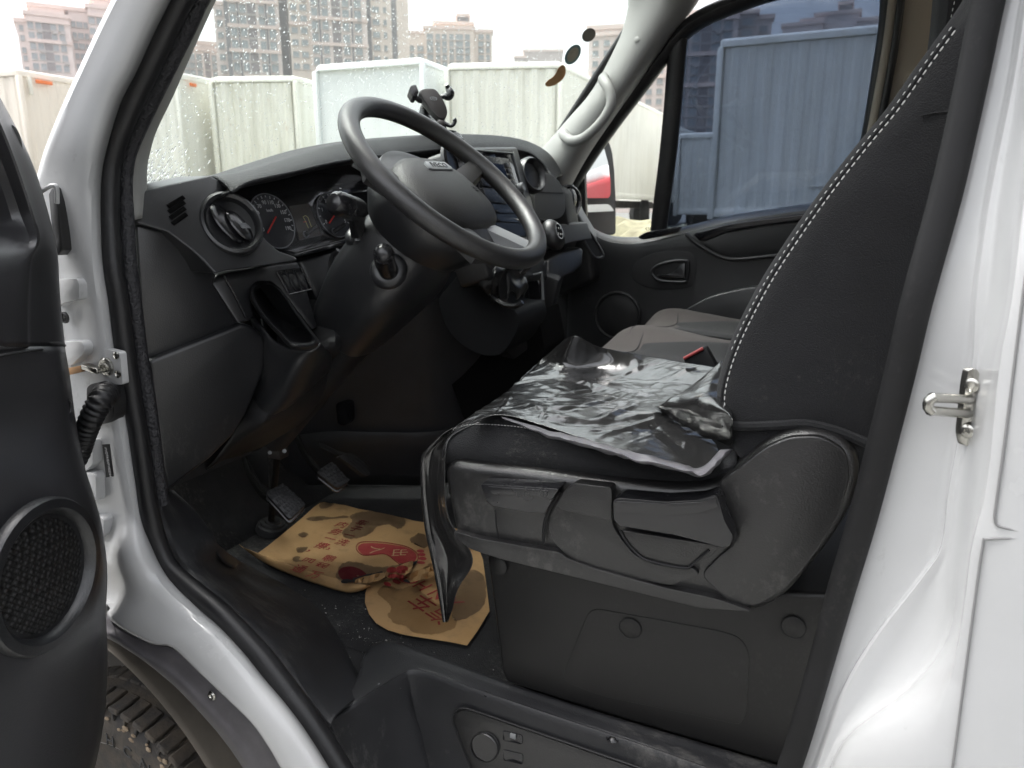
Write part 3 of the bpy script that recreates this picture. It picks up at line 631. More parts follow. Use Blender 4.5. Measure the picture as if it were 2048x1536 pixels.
lathe('speaker_ring', ce, DN, [(R1, -.004), (R1, .003), (R1*.97, .007), (R1*.86, .0085), (R1*.80, .004), (R1*.78, -.002)], M['plastic'], DOOR, n=64)
M['mesh'] = bpy.data.materials.new('perforated_grille'); M['mesh'].use_nodes = True
N, Lk = nodes(M['mesh']); b = N['Principled BSDF']; b.inputs['Roughness'].default_value = .45
tc = N.new('ShaderNodeTexCoord'); vo = N.new('ShaderNodeTexVoronoi'); vo.inputs['Scale'].default_value = 190; vo.inputs['Randomness'].default_value = 0.0
mp = N.new('ShaderNodeMapping'); mp.inputs['Rotation'].default_value = (rad(45), 0, rad(20)); Lk.new(tc.outputs['Object'], mp.inputs[0]); Lk.new(mp.outputs[0], vo.inputs['Vector'])
r = N.new('ShaderNodeValToRGB'); r.color_ramp.elements[0].position = .28; r.color_ramp.elements[1].position = .42; r.color_ramp.elements[0].color = (.05, .05, .052, 1); r.color_ramp.elements[1].color = (.004, .004, .004, 1)
Lk.new(vo.outputs['Distance'], r.inputs[0]); Lk.new(r.outputs[0], b.inputs['Base Color'])
bp = N.new('ShaderNodeBump'); bp.inputs['Strength'].default_value = .8; bp.inputs['Distance'].default_value = .002; bp.invert = True; Lk.new(vo.outputs['Distance'], bp.inputs['Height']); Lk.new(bp.outputs[0], b.inputs['Normal'])
lathe('speaker_grille', ce, DN, [(R1*.80, -.003), (R1*.5, .001), (R1*.02, .002)], M['mesh'], DOOR, n=64)
lathe('trim_cap', DP(26, 285, -.020), DN, [(.012, 0), (.012, .0015), (.009, .002)], M['plastic'], DOOR, n=20, sy=1.6)
lathe('trim_hole', DP(134, 813, -.006), DN, [(.008, 0), (.007, .0015), (.006, -.0)], M['plastic_m'], DOOR, n=20, sy=1.4)
tube('trim_seam', [DP(-30, 720, .011), DP(10, 710, .011), DP(50, 703, .008), DP(90, 698, .0), DP(130, 691, -.045)], .0016, M['plastic_m'], DOOR, n=6, n_in=4)
# ================================================================ glass, far side of the cab, roof and floor
def glass_mat(name, tint, refl=1.0, base=.04, haze=None):
    m = bpy.data.materials.new(name); m.use_nodes = True; N, L = nodes(m); N.remove(N['Principled BSDF'])
    tr = N.new('ShaderNodeBsdfTransparent'); tr.inputs[0].default_value = (*tint, 1)
    gl = N.new('ShaderNodeBsdfGlossy'); gl.inputs['Roughness'].default_value = 0.0; gl.inputs[0].default_value = (refl, refl, refl, 1)
    lw = N.new('ShaderNodeLayerWeight'); lw.inputs['Blend'].default_value = .5
    pw = N.new('ShaderNodeMath'); pw.operation = 'POWER'; L.new(lw.outputs['Facing'], pw.inputs[0]); pw.inputs[1].default_value = 5
    ma = N.new('ShaderNodeMath'); ma.operation = 'MULTIPLY_ADD'; L.new(pw.outputs[0], ma.inputs[0]); ma.inputs[1].default_value = .9; ma.inputs[2].default_value = base
    mx = N.new('ShaderNodeMixShader'); L.new(ma.outputs[0], mx.inputs[0]); L.new(tr.outputs[0], mx.inputs[1]); L.new(gl.outputs[0], mx.inputs[2])
    out = mx.outputs[0]
    if haze:   # dried water film and wipe marks, thin diffuse deposit on the glass
        df = N.new('ShaderNodeBsdfDiffuse'); df.inputs[0].default_value = (.75, .78, .82, 1)
        tc = N.new('ShaderNodeTexCoord'); mp = N.new('ShaderNodeMapping'); mp.inputs['Scale'].default_value = haze[1]; L.new(tc.outputs['Object'], mp.inputs[0])
        n = N.new('ShaderNodeTexNoise'); n.inputs['Scale'].default_value = haze[2]; n.inputs['Detail'].default_value = 7; n.inputs['Roughness'].default_value = .6; n.inputs['Distortion'].default_value = .8; L.new(mp.outputs[0], n.inputs['Vector'])
        mr = N.new('ShaderNodeMapRange'); mr.inputs['From Min'].default_value = .42; mr.inputs['From Max'].default_value = .8; mr.inputs['To Max'].default_value = haze[0]; L.new(n.outputs['Fac'], mr.inputs['Value'])
        m2 = N.new('ShaderNodeMixShader'); L.new(mr.outputs[0], m2.inputs[0]); L.new(out, m2.inputs[1]); L.new(df.outputs[0], m2.inputs[2]); out = m2.outputs[0]
    L.new(out, N['Material Output'].inputs[0]); return m
M['glass'] = glass_mat('windscreen_glass', (.955, .985, .965), base=.02)
M['clear'] = glass_mat('clear_side_glass', (.97, .985, .97), base=.02, haze=(.05, (1, 1, .5), 6))
M['tint'] = glass_mat('blue_tinted_glass', (.335, .38, .45), base=.03, haze=(.08, (3, 3, .8), 2.2))
def wx(z, s, out=0.0): return -.94+.78*(z-1.8)-.28*(1-s*s)-out
WZ = (1.38, 1.5, 1.65, 1.8, 1.95, 2.1, 2.26)
SS = (-1, -.8, -.5, -.2, .1, .4, .7, .9, 1)
def wpt(z, s, out=0.0): return V((wx(z, s, out), 1.615+s*(.865-.10*(z-1.5)), z))
WS = grid('windscreen', [[wpt(z, s) for s in SS] for z in WZ], M['glass'], VAN, su=4, sv=3, thick=.005, off=0)
# three worn stickers high in the far corner of the windscreen
def on_ws(px, py, out=-.006):
    "meet the curved windscreen along a sight line"
    lo, hi = .3, 6.0; d = (P(px, py, Y=1)-CAM)
    def g(t):
        p = CAM+d*t; s = (p.y-1.615)/(.865-.10*(p.z-1.5)); return p.x-wx(p.z, s, out)
    # march from the camera until we pass forward of the glass
    t = .5
    while t < 6 and g(t) > 0: t += .01
    for _ in range(30):
        m_ = t-.005
        break
    a_, b_ = t-.01, t
    for _ in range(30):
        c_ = (a_+b_)/2
        if g(c_) > 0: a_ = c_
        else: b_ = c_
    return CAM+d*a_
def sticker(outline, m_, label, inner=None, im=None):
    pts = [on_ws(p.x, p.y) for p in outline]
    o = prism('sticker', pts, (-.0012, 0, .0), m_, WS, bevel=0, smooth=False, label=label)
    if inner: prism('sticker_print', [on_ws(p.x, p.y, -.0075) for p in inner], (-.0008, 0, 0), im, o, bevel=0, smooth=False)
def ell(cx, cy, a, b, ang, n=28): return [V((cx+a*math.cos(t)*math.cos(ang)-b*math.sin(t)*math.sin(ang), cy+a*math.cos(t)*math.sin(ang)+b*math.sin(t)*math.cos(ang), 0)) for t in [2*math.pi*k/n for k in range(n)]]
stb = mat('sticker_back_brown', (.11, .10, .085), .7); stt = mat('sticker_teal', (.10, .17, .17), .7); sto = mat('sticker_orange_brown', (.30, .15, .055), .7, var=(30, .3))
sticker(ell(1178, 70, 15, 12, rad(-50)), stb, 'round dull brown sticker, topmost of three')
sticker(ell(1146, 109, 22, 13, rad(-58)), stt, 'oval teal rimmed sticker, middle of three', ell(1146, 109, 16, 9, rad(-58)), mat('sticker_tan', (.20, .18, .14), .7, var=(60, .4)))
bean = [V((x, y, 0)) for x, y in ((1126, 130), (1131, 136), (1131, 148), (1124, 160), (1112, 169), (1100, 173), (1093, 172), (1091, 167), (1097, 160), (1106, 154), (1113, 145), (1118, 135))]
sticker(spline(bean, 3, closed=True), sto, 'bean shaped orange brown sticker, lowest of three')
tube('windscreen_seal', [wpt(z, 1, -.012) for z in (1.4, 1.6, 1.8, 2.0, 2.16)]+[wpt(2.22, .95, -.015), wpt(2.25, .8, -.02), wpt(2.255, .3, -.03), wpt(2.255, -.5, -.03), wpt(2.25, -.95, -.02)], .014, M['rubber'], VAN, n=10, n_in=4)
# rain on the outside of the windscreen
M['water'] = bpy.data.materials.new('rain_water'); M['water'].use_nodes = True
N, L_ = nodes(M['water']); N.remove(N['Principled BSDF']); g_ = N.new('ShaderNodeBsdfGlass'); g_.inputs['IOR'].default_value = 1.33; g_.inputs['Roughness'].default_value = 0; L_.new(g_.outputs[0], N['Material Output'].inputs[0])
rs_ = random.Random(3); vs, fs = [], []
def drop(z, s, r, stretch, tall=1.0):
    c = wpt(z, s, .006); e = .01
    tu = (wpt(z+e, s, .006)-c).normalized(); tv = (wpt(z, s+e, .006)-c).normalized(); nn = tu.cross(tv)
    if nn.x > 0: nn = -nn
    b0 = len(vs); m_ = 7
    for ring, h in ((1.0, 0.0), (.8, .38), (.42, .58)):
        for k in range(m_):
            a = 2*math.pi*k/m_; vs.append(c+tu*(math.cos(a)*r*ring*stretch)+tv*(math.sin(a)*r*ring)+nn*(r*h*tall))
    vs.append(c+nn*(r*.64*tall)); vs.append(c)
    for q in range(2):
        for k in range(m_): fs.append((b0+q*m_+k, b0+q*m_+(k+1) % m_, b0+(q+1)*m_+(k+1) % m_, b0+(q+1)*m_+k))
    for k in range(m_):
        fs.append((b0+2*m_+k, b0+2*m_+(k+1) % m_, b0+3*m_)); fs.append((b0+(k+1) % m_, b0+k, b0+3*m_+1))
for _ in range(17000):
    s = rs_.uniform(-.99, .99); z = 1.42+.80*rs_.random()
    wet = .55+.7*noise.noise(V((s*3, z*4, 5)))+.35*(z > 1.85)+.8*(s < -.80 and z < 1.68)
    if rs_.random() > wet: continue
    r = .0006+.0013*rs_.random()**2.2
    drop(z, s, r, rs_.uniform(.9, 1.7))
for _ in range(650):      # finer spray in the lower near corner
    x_ = 296+75*abs(rs_.gauss(0, .55)); y_ = 392-100*abs(rs_.gauss(0, .5)); p_ = on_ws(x_, y_, 0); s = (p_.y-1.615)/(.865-.10*(p_.z-1.5))
    if -.985 < s < .9: drop(p_.z, s, .0008+.0022*rs_.random()**1.5, rs_.uniform(1, 2.6), 1.0)
tag(obj('rain_drops', vs, fs, M['water']), 'rain drops scattered over the outside of the windscreen', 'water drops', kind='stuff')
# ---- far windscreen pillar with its grab handle
Lp = [(1262, -60), (1262, -8), (1258, 32), (1240, 85), (1190, 180), (1140, 240), (1090, 298), (1062, 330)]
Rp = [(1420, -80), (1395, -8), (1352, 52), (1305, 118), (1262, 180), (1215, 245), (1165, 318), (1120, 400)]
FPT = grid('far_pillar_trim', [[P(a[0]-4, a[1], Y=2.44), P(a[0], a[1], Y=2.40), P(a[0]*.7+b[0]*.3, a[1]*.7+b[1]*.3, Y=2.36), P(a[0]*.3+b[0]*.7, a[1]*.3+b[1]*.7, Y=2.36), P(b[0], b[1], Y=2.41), P(b[0]+6, b[1], Y=2.47)] for a, b in zip(Lp, Rp)], M['trim'], VAN, su=4, sv=4, thick=.003)
GH = tube('grab_handle', [P(1208, 156, Y=2.36), P(1207, 160, Y=2.315), P(1214, 172, Y=2.285), P(1221, 190, Y=2.275), P(1221, 212, Y=2.27), P(1207, 238, Y=2.27), P(1184, 263, Y=2.27), P(1162, 279, Y=2.275), P(1144, 282, Y=2.285), P(1131, 274, Y=2.315), P(1127, 268, Y=2.36)], [.017, .017, .0165, .016, .0155, .0155, .0155, .016, .017, .017, .017], M['trim'], VAN, n=12, n_in=4)
lathe('trim_button', P(1274, 79, Y=2.354), (0, -1, .3), [(.009, 0), (.009, .002), (.007, .003)], M['trim'], FPT, n=18)
# ---- headliner
grid('headliner', [[V((x, y, z-.05*((y-1.62)/.85)**4-.03*(x < -.5))) for y in (.86, 1.0, 1.3, 1.62, 1.95, 2.25, 2.37)] for x, z in ((-.60, 2.19), (-.45, 2.21), (-.1, 2.23), (.35, 2.24), (.8, 2.24))], M['liner'], VAN, su=3, sv=3, thick=.01)
grid('roof_corner_trim', [[P(1258, -10, Y=2.40), P(1300, -4, Y=2.39), P(1352, -2, Y=2.39), P(1420, -6, Y=2.40), P(1500, -25, Y=2.42)], [P(1260, -60, Y=2.36), P(1310, -60, Y=2.35), P(1360, -60, Y=2.34), P(1440, -65, Y=2.35), P(1520, -75, Y=2.37)]], M['liner'], VAN, su=4, sv=2, thick=.004)
# ---- far door: frame, panes, panel
FD = empty('passenger_door', (-.3, 2.5, .7)); FD.parent = VAN; FD.matrix_parent_inverse = VAN.matrix_world.inverted(); bpy.context.view_layer.update()
fr = [(1108, 440), (1128, 395), (1172, 322), (1222, 250), (1270, 186), (1318, 122), (1355, 75), (1402, 38), (1460, 12), (1540, -16), (1640, -36), (1745, -46)]
tube('window_frame', [pside(x, y, 2.53) for x, y in fr], [.022, .026]+[.027]*8+[.026, .026], M['rubber'], FD, n=10, n_in=4, up=(0, 1, 0), flat=1.1)
tube('window_frame', [pside(x, y, 2.53) for x, y in [(1745, -46), (1773, -30), (1774, 40), (1758, 150), (1738, 270), (1712, 380), (1700, 430)]], .022, M['rubber'], FD, n=10, n_in=4, up=(0, 1, 0))
tube('window_divider', [pside(x, y, 2.525) for x, y in [(1359, 62), (1353, 120), (1345, 220), (1335, 320), (1322, 420), (1316, 480)]], .0295, M['rubber'], FD, n=10, n_in=3, up=(0, 1, 0), flat=.7)
prism('quarter_glass', [pside(x, y, 2.535) for x, y in [(1352, 60), (1318, 480), (1205, 490), (1130, 470), (1128, 395)]], (0, .004, 0), M['clear'], FD, bevel=0, smooth=False)
GL = prism('side_window', [pside(x, y, 2.54) for x, y in [(1350, 70), (1400, 36), (1460, 8), (1545, -18), (1640, -36), (1770, -40), (1770, 60), (1722, 340), (1700, 440), (1320, 480)]], (0, .004, 0), M['tint'], FD, bevel=0, smooth=False, label='blue tinted window pane')
text('glass_mark', 'TEMPERED', pside(1645, 377, 2.537), (1, 0, 0), (0, 0, 1), .017, M['plastic_m'], GL)
text('glass_mark', '43R', pside(1297, 458, 2.53), (1, 0, 0), (0, 0, 1), .016, M['plastic_m'], GL)
# panel: shelf at the top, then the dark face
top = [(1140, 432), (1168, 446), (1192, 462), (1222, 474), (1262, 477), (1300, 473), (1345, 462), (1400, 448), (1450, 436), (1520, 424), (1620, 410), (1720, 398), (1860, 385)]
rows = [[pside(x, y-3, 2.53) for x, y in top], [pside(x, y, 2.485) for x, y in top], [pside(x, y+10, 2.462) for x, y in top], [pside(x, y+19, 2.446) for x, y in top]]
for k, t in enumerate((.2, .45, .75, 1.0)):
    rows.append([pside(x-14*t, y+16+(900-y)*t, (2.448, 2.44, 2.425, 2.42)[k]) for x, y in top])
DPN = grid('door_panel', rows, M['plastic'], FD, su=3, sv=3, thick=.004)
prism('pull_strip', [pside(x, y, 2.435) for x, y in [(1386, 468), (1402, 462), (1450, 449), (1520, 438), (1640, 424), (1780, 410), (1780, 424), (1640, 440), (1520, 453), (1450, 466), (1412, 483), (1398, 482)]], (0, .015, 0), M['gloss'], DPN, bevel=.005, label='glossy black strip above the door pull')
prism('pull_recess', [pside(p.x, p.y, 2.43) for p in rnd([(1402, 486), (1450, 468), (1520, 456), (1640, 443), (1780, 428), (1780, 490), (1640, 500), (1520, 513), (1455, 514), (1428, 502)], 12)], (0, .012, 0), M['plastic_m'], DPN, bevel=.003)
tube('pull_edge', [pside(x, y, 2.432) for x, y in [(1372, 468), (1392, 486), (1425, 506), (1450, 516), (1480, 518), (1530, 513), (1650, 500), (1780, 488)]], .006, M['plastic'], DPN, n=8, n_in=4)
prism('window_switch', [pside(p.x, p.y, 2.43) for p in rnd([(1275, 474), (1292, 464), (1340, 456), (1362, 452), (1354, 466), (1320, 474), (1284, 480)], 6)], (0, .03, 0), M['gloss'], DPN, bevel=.004)
rec = [(1264, 552), (1268, 530), (1286, 514), (1316, 504), (1352, 501), (1378, 505), (1390, 516), (1392, 536), (1388, 562), (1380, 574), (1340, 578), (1300, 576), (1276, 566)]
def ring_strip(name, outer, inner_t, o1, o2, m_, parent):
    c = sum((V((x, y, 0)) for x, y in outer), V())/len(outer)
    ou = spline([V((x, y, 0)) for x, y in outer], 3, True); inn = [c+(p-c)*inner_t for p in ou]
    vs = [pside(p.x, p.y, o1) for p in ou]+[pside(p.x, p.y, o2) for p in inn]; n = len(ou)
    fs = [(i, (i+1) % n, n+(i+1) % n, n+i) for i in range(n)]+[tuple(range(n, 2*n))]
    return obj(name, vs, fs, m_, parent)
ring_strip('handle_recess', rec, .9, 2.443, 2.4415, M['plastic_m'], DPN)
bz = [(1304, 547), (1308, 536), (1324, 527), (1350, 521), (1372, 521), (1376, 526), (1374, 556), (1370, 563), (1345, 563), (1318, 560)]
tube('handle_bezel', [pside(p.x, p.y, 2.436) for p in spline([V((x, y, 0)) for x, y in bz], 3, True)], .0045, M['plastic'], DPN, n=8, closed=True)
hb = [(1312, 550), (1334, 549), (1348, 544), (1358, 530), (1370, 526), (1369, 556), (1345, 556), (1322, 554)]
prism('door_handle', [pside(p.x, p.y, 2.428) for p in rnd(hb, 3)], (0, .01, 0), M['plastic_s'], DPN, bevel=.003)
tube('speaker_rim', [pside(p.x, p.y, 2.437) for p in ell(1235, 631, 44, 46, 0, 40)], .006, M['rubber'], DPN, n=8, closed=True)
lathe('speaker_grille', pside(1235, 631, 2.442), (0, -1, 0), [(.08, 0), (.07, .006), (.03, .009), (.002, .01)], M['plastic_m'], DPN, n=40)
prism('door_pocket', [pside(p.x, p.y, 2.39) for p in rnd([(1350, 640), (1372, 618), (1420, 592), (1480, 578), (1560, 568), (1800, 555), (1800, 800), (1350, 800)], 20)], (0, .06, 0), M['plastic'], DPN, bevel=.012, seg=3)
# ---- door mirror outside
MR = empty('door_mirror', (-.9, 2.72, 1.3)); MR.parent = VAN; MR.matrix_parent_inverse = VAN.matrix_world.inverted(); bpy.context.view_layer.update()
mc = P(1190, 378, Y=2.78)
mn = V((.90, -.43, .04)).normalized(); pl_ = (mc, mn)
def MP(px, py, h=0): return P(px, py, pl=(mc+mn*h, mn))
ho = [(1160, 470), (1158, 400), (1160, 330), (1172, 290), (1188, 275), (1205, 274), (1218, 282), (1225, 304), (1229, 340), (1232, 400), (1232, 470)]
prism('mirror_housing', [MP(p.x, p.y, -.002) for p in rnd(ho, 8)], mn*-.09, M['base'], MR, bevel=.004)
M['mirror'] = mat('mirror_glass', (.9, .91, .92), .0, metal=1.0)
prism('mirror_glass', [MP(p.x, p.y, .006) for p in rnd([(1162, 396), (1164, 340), (1170, 305), (1184, 284), (1196, 282), (1207, 292), (1216, 325), (1221, 362), (1221, 390), (1217, 396)], 4)], mn*-.004, M['mirror'], MR, bevel=0, smooth=False)
mn2 = V((.89, -.42, -.12)).normalized()
prism('wide_angle_glass', [P(p.x, p.y, pl=(mc+V((0, 0, -.05))+mn*.006, mn2)) for p in rnd([(1162, 410), (1218, 408), (1228, 420), (1229, 465), (1162, 465)], 6)], mn*-.004, M['mirror'], MR, bevel=0, smooth=False)
prism('mirror_sail', [pside(x, y, 2.55) for x, y in [(1108, 440), (1128, 395), (1168, 318), (1172, 430), (1165, 460), (1120, 460)]], (0, .02, 0), M['plastic'], MR, bevel=.003)
# ---- far lock pillar, belt guide and belt
prism('far_lock_pillar', [pside(x, y, 2.47) for x, y in [(1790, -40), (1902, -40), (1880, 300), (1760, 700), (1640, 700), (1700, 420), (1745, 280)]], (0, .05, 0), M['beige'], VAN, bevel=.012, seg=3)
tube('far_door_seal', [pside(x, y, 2.462) for x, y in [(1806, -50), (1802, 0), (1790, 90), (1772, 190), (1750, 300), (1722, 420)]], .011, M['rubber'], VAN, n=10, n_in=3)
tube('far_pillar_edge', [pside(x, y, 2.47) for x, y in [(1790, -50), (1787, 0), (1774, 100), (1754, 210), (1735, 310), (1710, 420)]], .014, M['beige'], VAN, n=10, n_in=3)
box('rear_bulkhead', (.95, 1.6, 1.45), (.03, 1.7, 1.5), M['beige'], VAN, bevel=.01)
grid('bulkhead_trim', [[P(x, y, Y=2.3) for x in (1895, 1930, 1990, 2060)] for y in (-30, 60, 150)], M['beige'], VAN, su=2, sv=2, thick=.01)
bg_ = prism('belt_guide', [pside(p.x, p.y, 2.44) for p in rnd([(1806, 160), (1815, 148), (1835, 141), (1870, 140), (1880, 175), (1812, 176)], 8)], (0, .03, 0), M['beige'], VAN, bevel=.008, seg=3)
prism('seat_belt', [pside(x, y, 2.43) for x, y in [(1814, 170), (1880, 171), (1865, 330), (1800, 330)]], (0, .003, 0), M['plastic_m'], VAN, bevel=0)
# ---- floor, sill and step
prism('cab_floor', [V((-1.75, .80, .70)), V((-.66, .80, .70)), V((-.66, .965, .70)), V((.95, .965, .70)), V((.95, 2.45, .70)), V((-1.75, 2.45, .70))][::-1], (0, 0, -.03), M['carpet'], VAN, bevel=0)
# carpet with gentle waves in the footwell
grid('floor_carpet', [[V((x, y, .703+.004*noise.noise(V((x*9, y*9, 0))))) for y in [.965+.1*j for j in range(9)]] for x in [-1.55+.12*i for i in range(11)]], M['carpet'], VAN, su=3, sv=3, thick=.004)
# padded sill trim from the hinge pillar down to the step
o_ = [(314, 1003), (338, 1070), (367, 1125), (422, 1181), (501, 1253), (545, 1296), (588, 1354), (617, 1394), (652, 1437), (664, 1448)]
i_ = [(345, 985), (392, 1030), (440, 1092), (500, 1135), (580, 1180), (640, 1225), (676, 1280), (703, 1335), (722, 1378), (726, 1388)]
rows = []
for k, (a, b) in enumerate(zip(o_, i_)):
    pa = P(a[0], a[1], Y=.745); 
    pb = P(b[0], b[1], Z=max(.707, .80-.03*k) if k > 2 else None, Y=.86 if k <= 2 else None) if k <= 2 else P(b[0], b[1], Z=max(.708, .80-.03*k))
    rows.append([pa+V((0, .004, -.02)), pa, pa*.8+pb*.2+V((0, 0, .006)), pa*.4+pb*.6+V((0, 0, .004)), pb, pb+V((0, .004, -.03))])
M['sill'] = mat('grained_sill_plastic', (.015, .0155, .0178), .52, spec=.6, bump=(600, .3), var=(16, 0, (.022, .0225, .025)), dust=(45, .27, .45))
grid('sill_pad', rows, M['sill'], VAN, su=4, sv=4, thick=.004, off=1)
# sill top strip with screws, step riser and its cover
ridge = [(655, 1442), (700, 1412), (760, 1375), (800, 1352), (826, 1343), (870, 1353), (1000, 1398), (1150, 1449), (1300, 1499), (1450, 1552), (1640, 1620)]
inn = [(722, 1352), (730, 1318), (748, 1292), (790, 1288), (850, 1310), (930, 1340), (1020, 1372), (1190, 1428), (1370, 1482), (1520, 1526), (1700, 1580)]
rows = []
for k, (a, b) in enumerate(zip(ridge, inn)):
    pa, pb = P(a[0], a[1], Z=.722), P(b[0], b[1], Z=.724)
    dn = V((0, -.02, -.16)) if k >= 4 else V((.05, .01, -.16))
    rows.append([pb+V((0, .01, -.02)), pb, pb*.6+pa*.4, pa*.97+pb*.03, pa+V((0, -.0, -.005))+(pa-pb).normalized()*.004, pa+dn*.4+V((0, 0, -.01)), pa+dn*1.6, pa+dn*2.4])
STEP = grid('step_trim', rows, M['sill'], VAN, su=4, sv=4, thick=.004, off=1)
_r0, _r1 = P(870, 1353, Z=.722), P(1300, 1499, Z=.722); _rn = (_r1-_r0).cross(V((0, -.02, -.16))).normalized(); _rn = _rn if _rn.y < 0 else -_rn; print('RISER', _r0, _r1, _rn)
def RP(px, py, o=0): return P(px, py, pl=(_r0+_rn*(o+.009), _rn))
cov = rnd([(906, 1440), (912, 1424), (930, 1419), (1290, 1545), (1320, 1640), (985, 1640)], 14)
CV = prism('step_cover', [RP(p.x, p.y, .003) for p in cov], (0, .012, 0), M['plastic_g'], STEP, bevel=.003)
tube('cover_gap', [RP(p.x, p.y, .0015) for p in rnd([(903, 1440), (909, 1421), (929, 1415), (1292, 1540), (1325, 1645), (982, 1645)], 14)], .0018, M['plastic_m'], STEP, n=6, closed=True)
cc = RP(970, 1494, .004)
lathe('round_cap', cc, (0, -1, .12), [(.024, -.002), (.024, .001), (.0225, .0025), (.020, .0022), (.002, .0022)], M['plastic_g'], CV, n=36)
tube('cap_groove', [RP(p.x, p.y, .0045) for p in ell(969, 1494, 28, 29, 0, 30)], .0014, M['plastic_m'], CV, n=6, closed=True)
for (x0, y0, x1, y1) in ((1005, 1461, 1045, 1490), (1006, 1499, 1046, 1530)):
    prism('socket', [RP(p.x, p.y, .0042) for p in rnd([(x0, y0), (x1, y0+9), (x1, y1), (x0, y1-9)], 5)], (0, .004, 0), M['gloss'], CV, bevel=.001)
box('latch_tongue', RP(1026, 1472, .006), (.010, .004, .008), M['silver'], CV, bevel=.001)
def screw(px, py, Z=.7235, parent=None):
    c = P(px, py, Z=Z)
    o = lathe('trim_screw', c, (0, 0, 1), [(.0105, -.0005), (.0095, .0012), (.0075, -.0005), (.006, .001), (.0045, .0022), (.0022, .002), (.0018, .0005)], [M['plastic_s']], STEP, n=18)
    lathe('screw_head', c+V((0, 0, .001)), (0, 0, 1), [(.0042, 0), (.0038, .0018), (.002, .0018), (.0016, .0006)], M['chrome'], STEP, n=12)
for x, y in ((757, 1295), (977, 1386), (1226, 1476)): screw(x, y)
prism('step_plate', [V((-.62, .60, .36)), V((.12, .60, .36)), V((.12, .93, .36)), V((-.62, .93, .36))], (0, 0, -.03), M['sill'], VAN, bevel=.004)
# pale scuff on the step trim
prism('scuff_mark', [P(x, y, Z=.7262) for x, y in [(735, 1324), (738, 1323), (748, 1348), (760, 1368), (756, 1369), (743, 1350)]], (0, 0, -.0006), mat('scuff', (.28, .28, .28), .8), STEP, bevel=0)
# ---- far footwell side and heater box under the far dash
prism('far_kick_panel', [V((-1.52, 2.47, .69)), V((-.45, 2.47, .69)), V((-.55, 2.47, 1.30)), V((-1.52, 2.47, 1.30))], (0, .02, 0), M['plastic_m'], VAN, bevel=0)
prism('heater_box', [P(x, y, Y=1.9) for x, y in [(1010, 520), (1120, 560), (1100, 640), (1080, 740), (1000, 800), (960, 700)]], (-.1, .3, 0), M['plastic_m'], VAN, bevel=.01)
# ---- front bulkhead and engine cover
grid('front_bulkhead', [[V((x, y, z)) for y in (.78, 1.2, 1.7, 2.1, 2.46)] for x, z in ((-1.30, .69), (-1.40, .80), (-1.48, 1.0), (-1.5, 1.3), (-1.5, 1.5))], M['carpet'], VAN, su=2, sv=2, thick=.01)
EC = grid('engine_cover', [
    [P(560, 640, Y=1.36), P(660, 600, Y=1.40), P(760, 575, Y=1.44), P(860, 555, Y=1.50), P(930, 540, Y=1.58), P(1010, 560, Y=1.70)],
    [P(560, 760, Y=1.42), P(660, 740, Y=1.46), P(760, 710, Y=1.50), P(860, 690, Y=1.55), P(950, 680, Y=1.64), P(1050, 690, Y=1.80)],
    [P(560, 872, Y=1.47), P(660, 864, Y=1.50), P(760, 866, Y=1.55), P(850, 866, Y=1.60), P(945, 850, Y=1.70), P(1060, 840, Y=1.9)],
    [P(560, 884, Y=1.46), P(660, 872, Y=1.485), P(760, 873, Y=1.535), P(850, 872, Y=1.585), P(945, 862, Y=1.69), P(1060, 850, Y=1.9)],
    [P(560, 972, Y=1.49), P(660, 966, Y=1.53), P(760, 967, Y=1.59), P(850, 967, Y=1.655), P(945, 955, Y=1.75), P(1060, 940, Y=1.95)]], mat('cool_black_cover', (.026, .0275, .031), .45, spec=.5, var=(8, .4)), VAN, su=4, sv=4, thick=.006)
tube('cover_edge', [P(x, y, Z=.712) for x, y in [(690, 968), (740, 967), (800, 967), (850, 966), (900, 962)]], .004, M['silver'], EC, n=6, n_in=3)
prism('cover_latch', [P(p.x, p.y, Y=1.478) for p in rnd([(671, 808), (690, 800), (699, 806), (700, 842), (690, 852), (675, 848)], 6)], (0, .02, 0), M['gloss'], EC, bevel=.004)
# ================================================================ dashboard
DASH = empty('dashboard', (-1.0, 1.6, .9)); DASH.parent = VAN; DASH.matrix_parent_inverse = VAN.matrix_world.inverted(); bpy.context.view_layer.update()
def plane(px, py, Y, n): return (P(px, py, Y=Y), V(n).normalized())
PLV = plane(400, 450, .86, (.86, -.22, .46))        # panel round the near air vent
PLF = plane(350, 600, .82, (.95, -.30, -.06))       # flat face below it
PLK = plane(560, 600, 1.0, (.93, -.22, .26))        # switch panel
M['dotted'] = mat('dotted_dash_top', (.006, .0064, .008), .5, spec=.3, bump=(400, .7, 'voronoi', .0016))
M['dash'] = mat('soft_grey_black_dash', (.0105, .011, .0128), .34, spec=.9, bump=(560, .10, 'voronoi'), var=(6, .6, (.016, .0165, .0185)), dust=(70, .32, .25))
up_poly = [(274, 446), (272, 428), (287, 384), (340, 369), (420, 351), (440, 362), (462, 384), (482, 415), (505, 447), (535, 482), (558, 502), (592, 514), (598, 521), (530, 532), (455, 541), (431, 547), (408, 522), (385, 501), (335, 463)]
VP = prism('vent_panel', px_poly(up_poly, pl=PLV), (-.07, .0, 0), M['dash'], DASH, bevel=.015, seg=5)
prism('fuse_cover', px_poly([(274, 451), (333, 466), (383, 504), (434, 551), (425, 566), (475, 649), (294, 720), (283, 600)], pl=PLF), (-.06, .02, 0), M['dash'], DASH, bevel=.004)
prism('dash_backing', px_poly([(272, 440), (430, 540), (600, 530), (640, 700), (520, 900), (330, 980), (290, 720)], pl=plane(400, 650, 1.02, (.95, -.2, .0))), (-.05, .02, 0), M['plastic_m'], DASH, bevel=0)
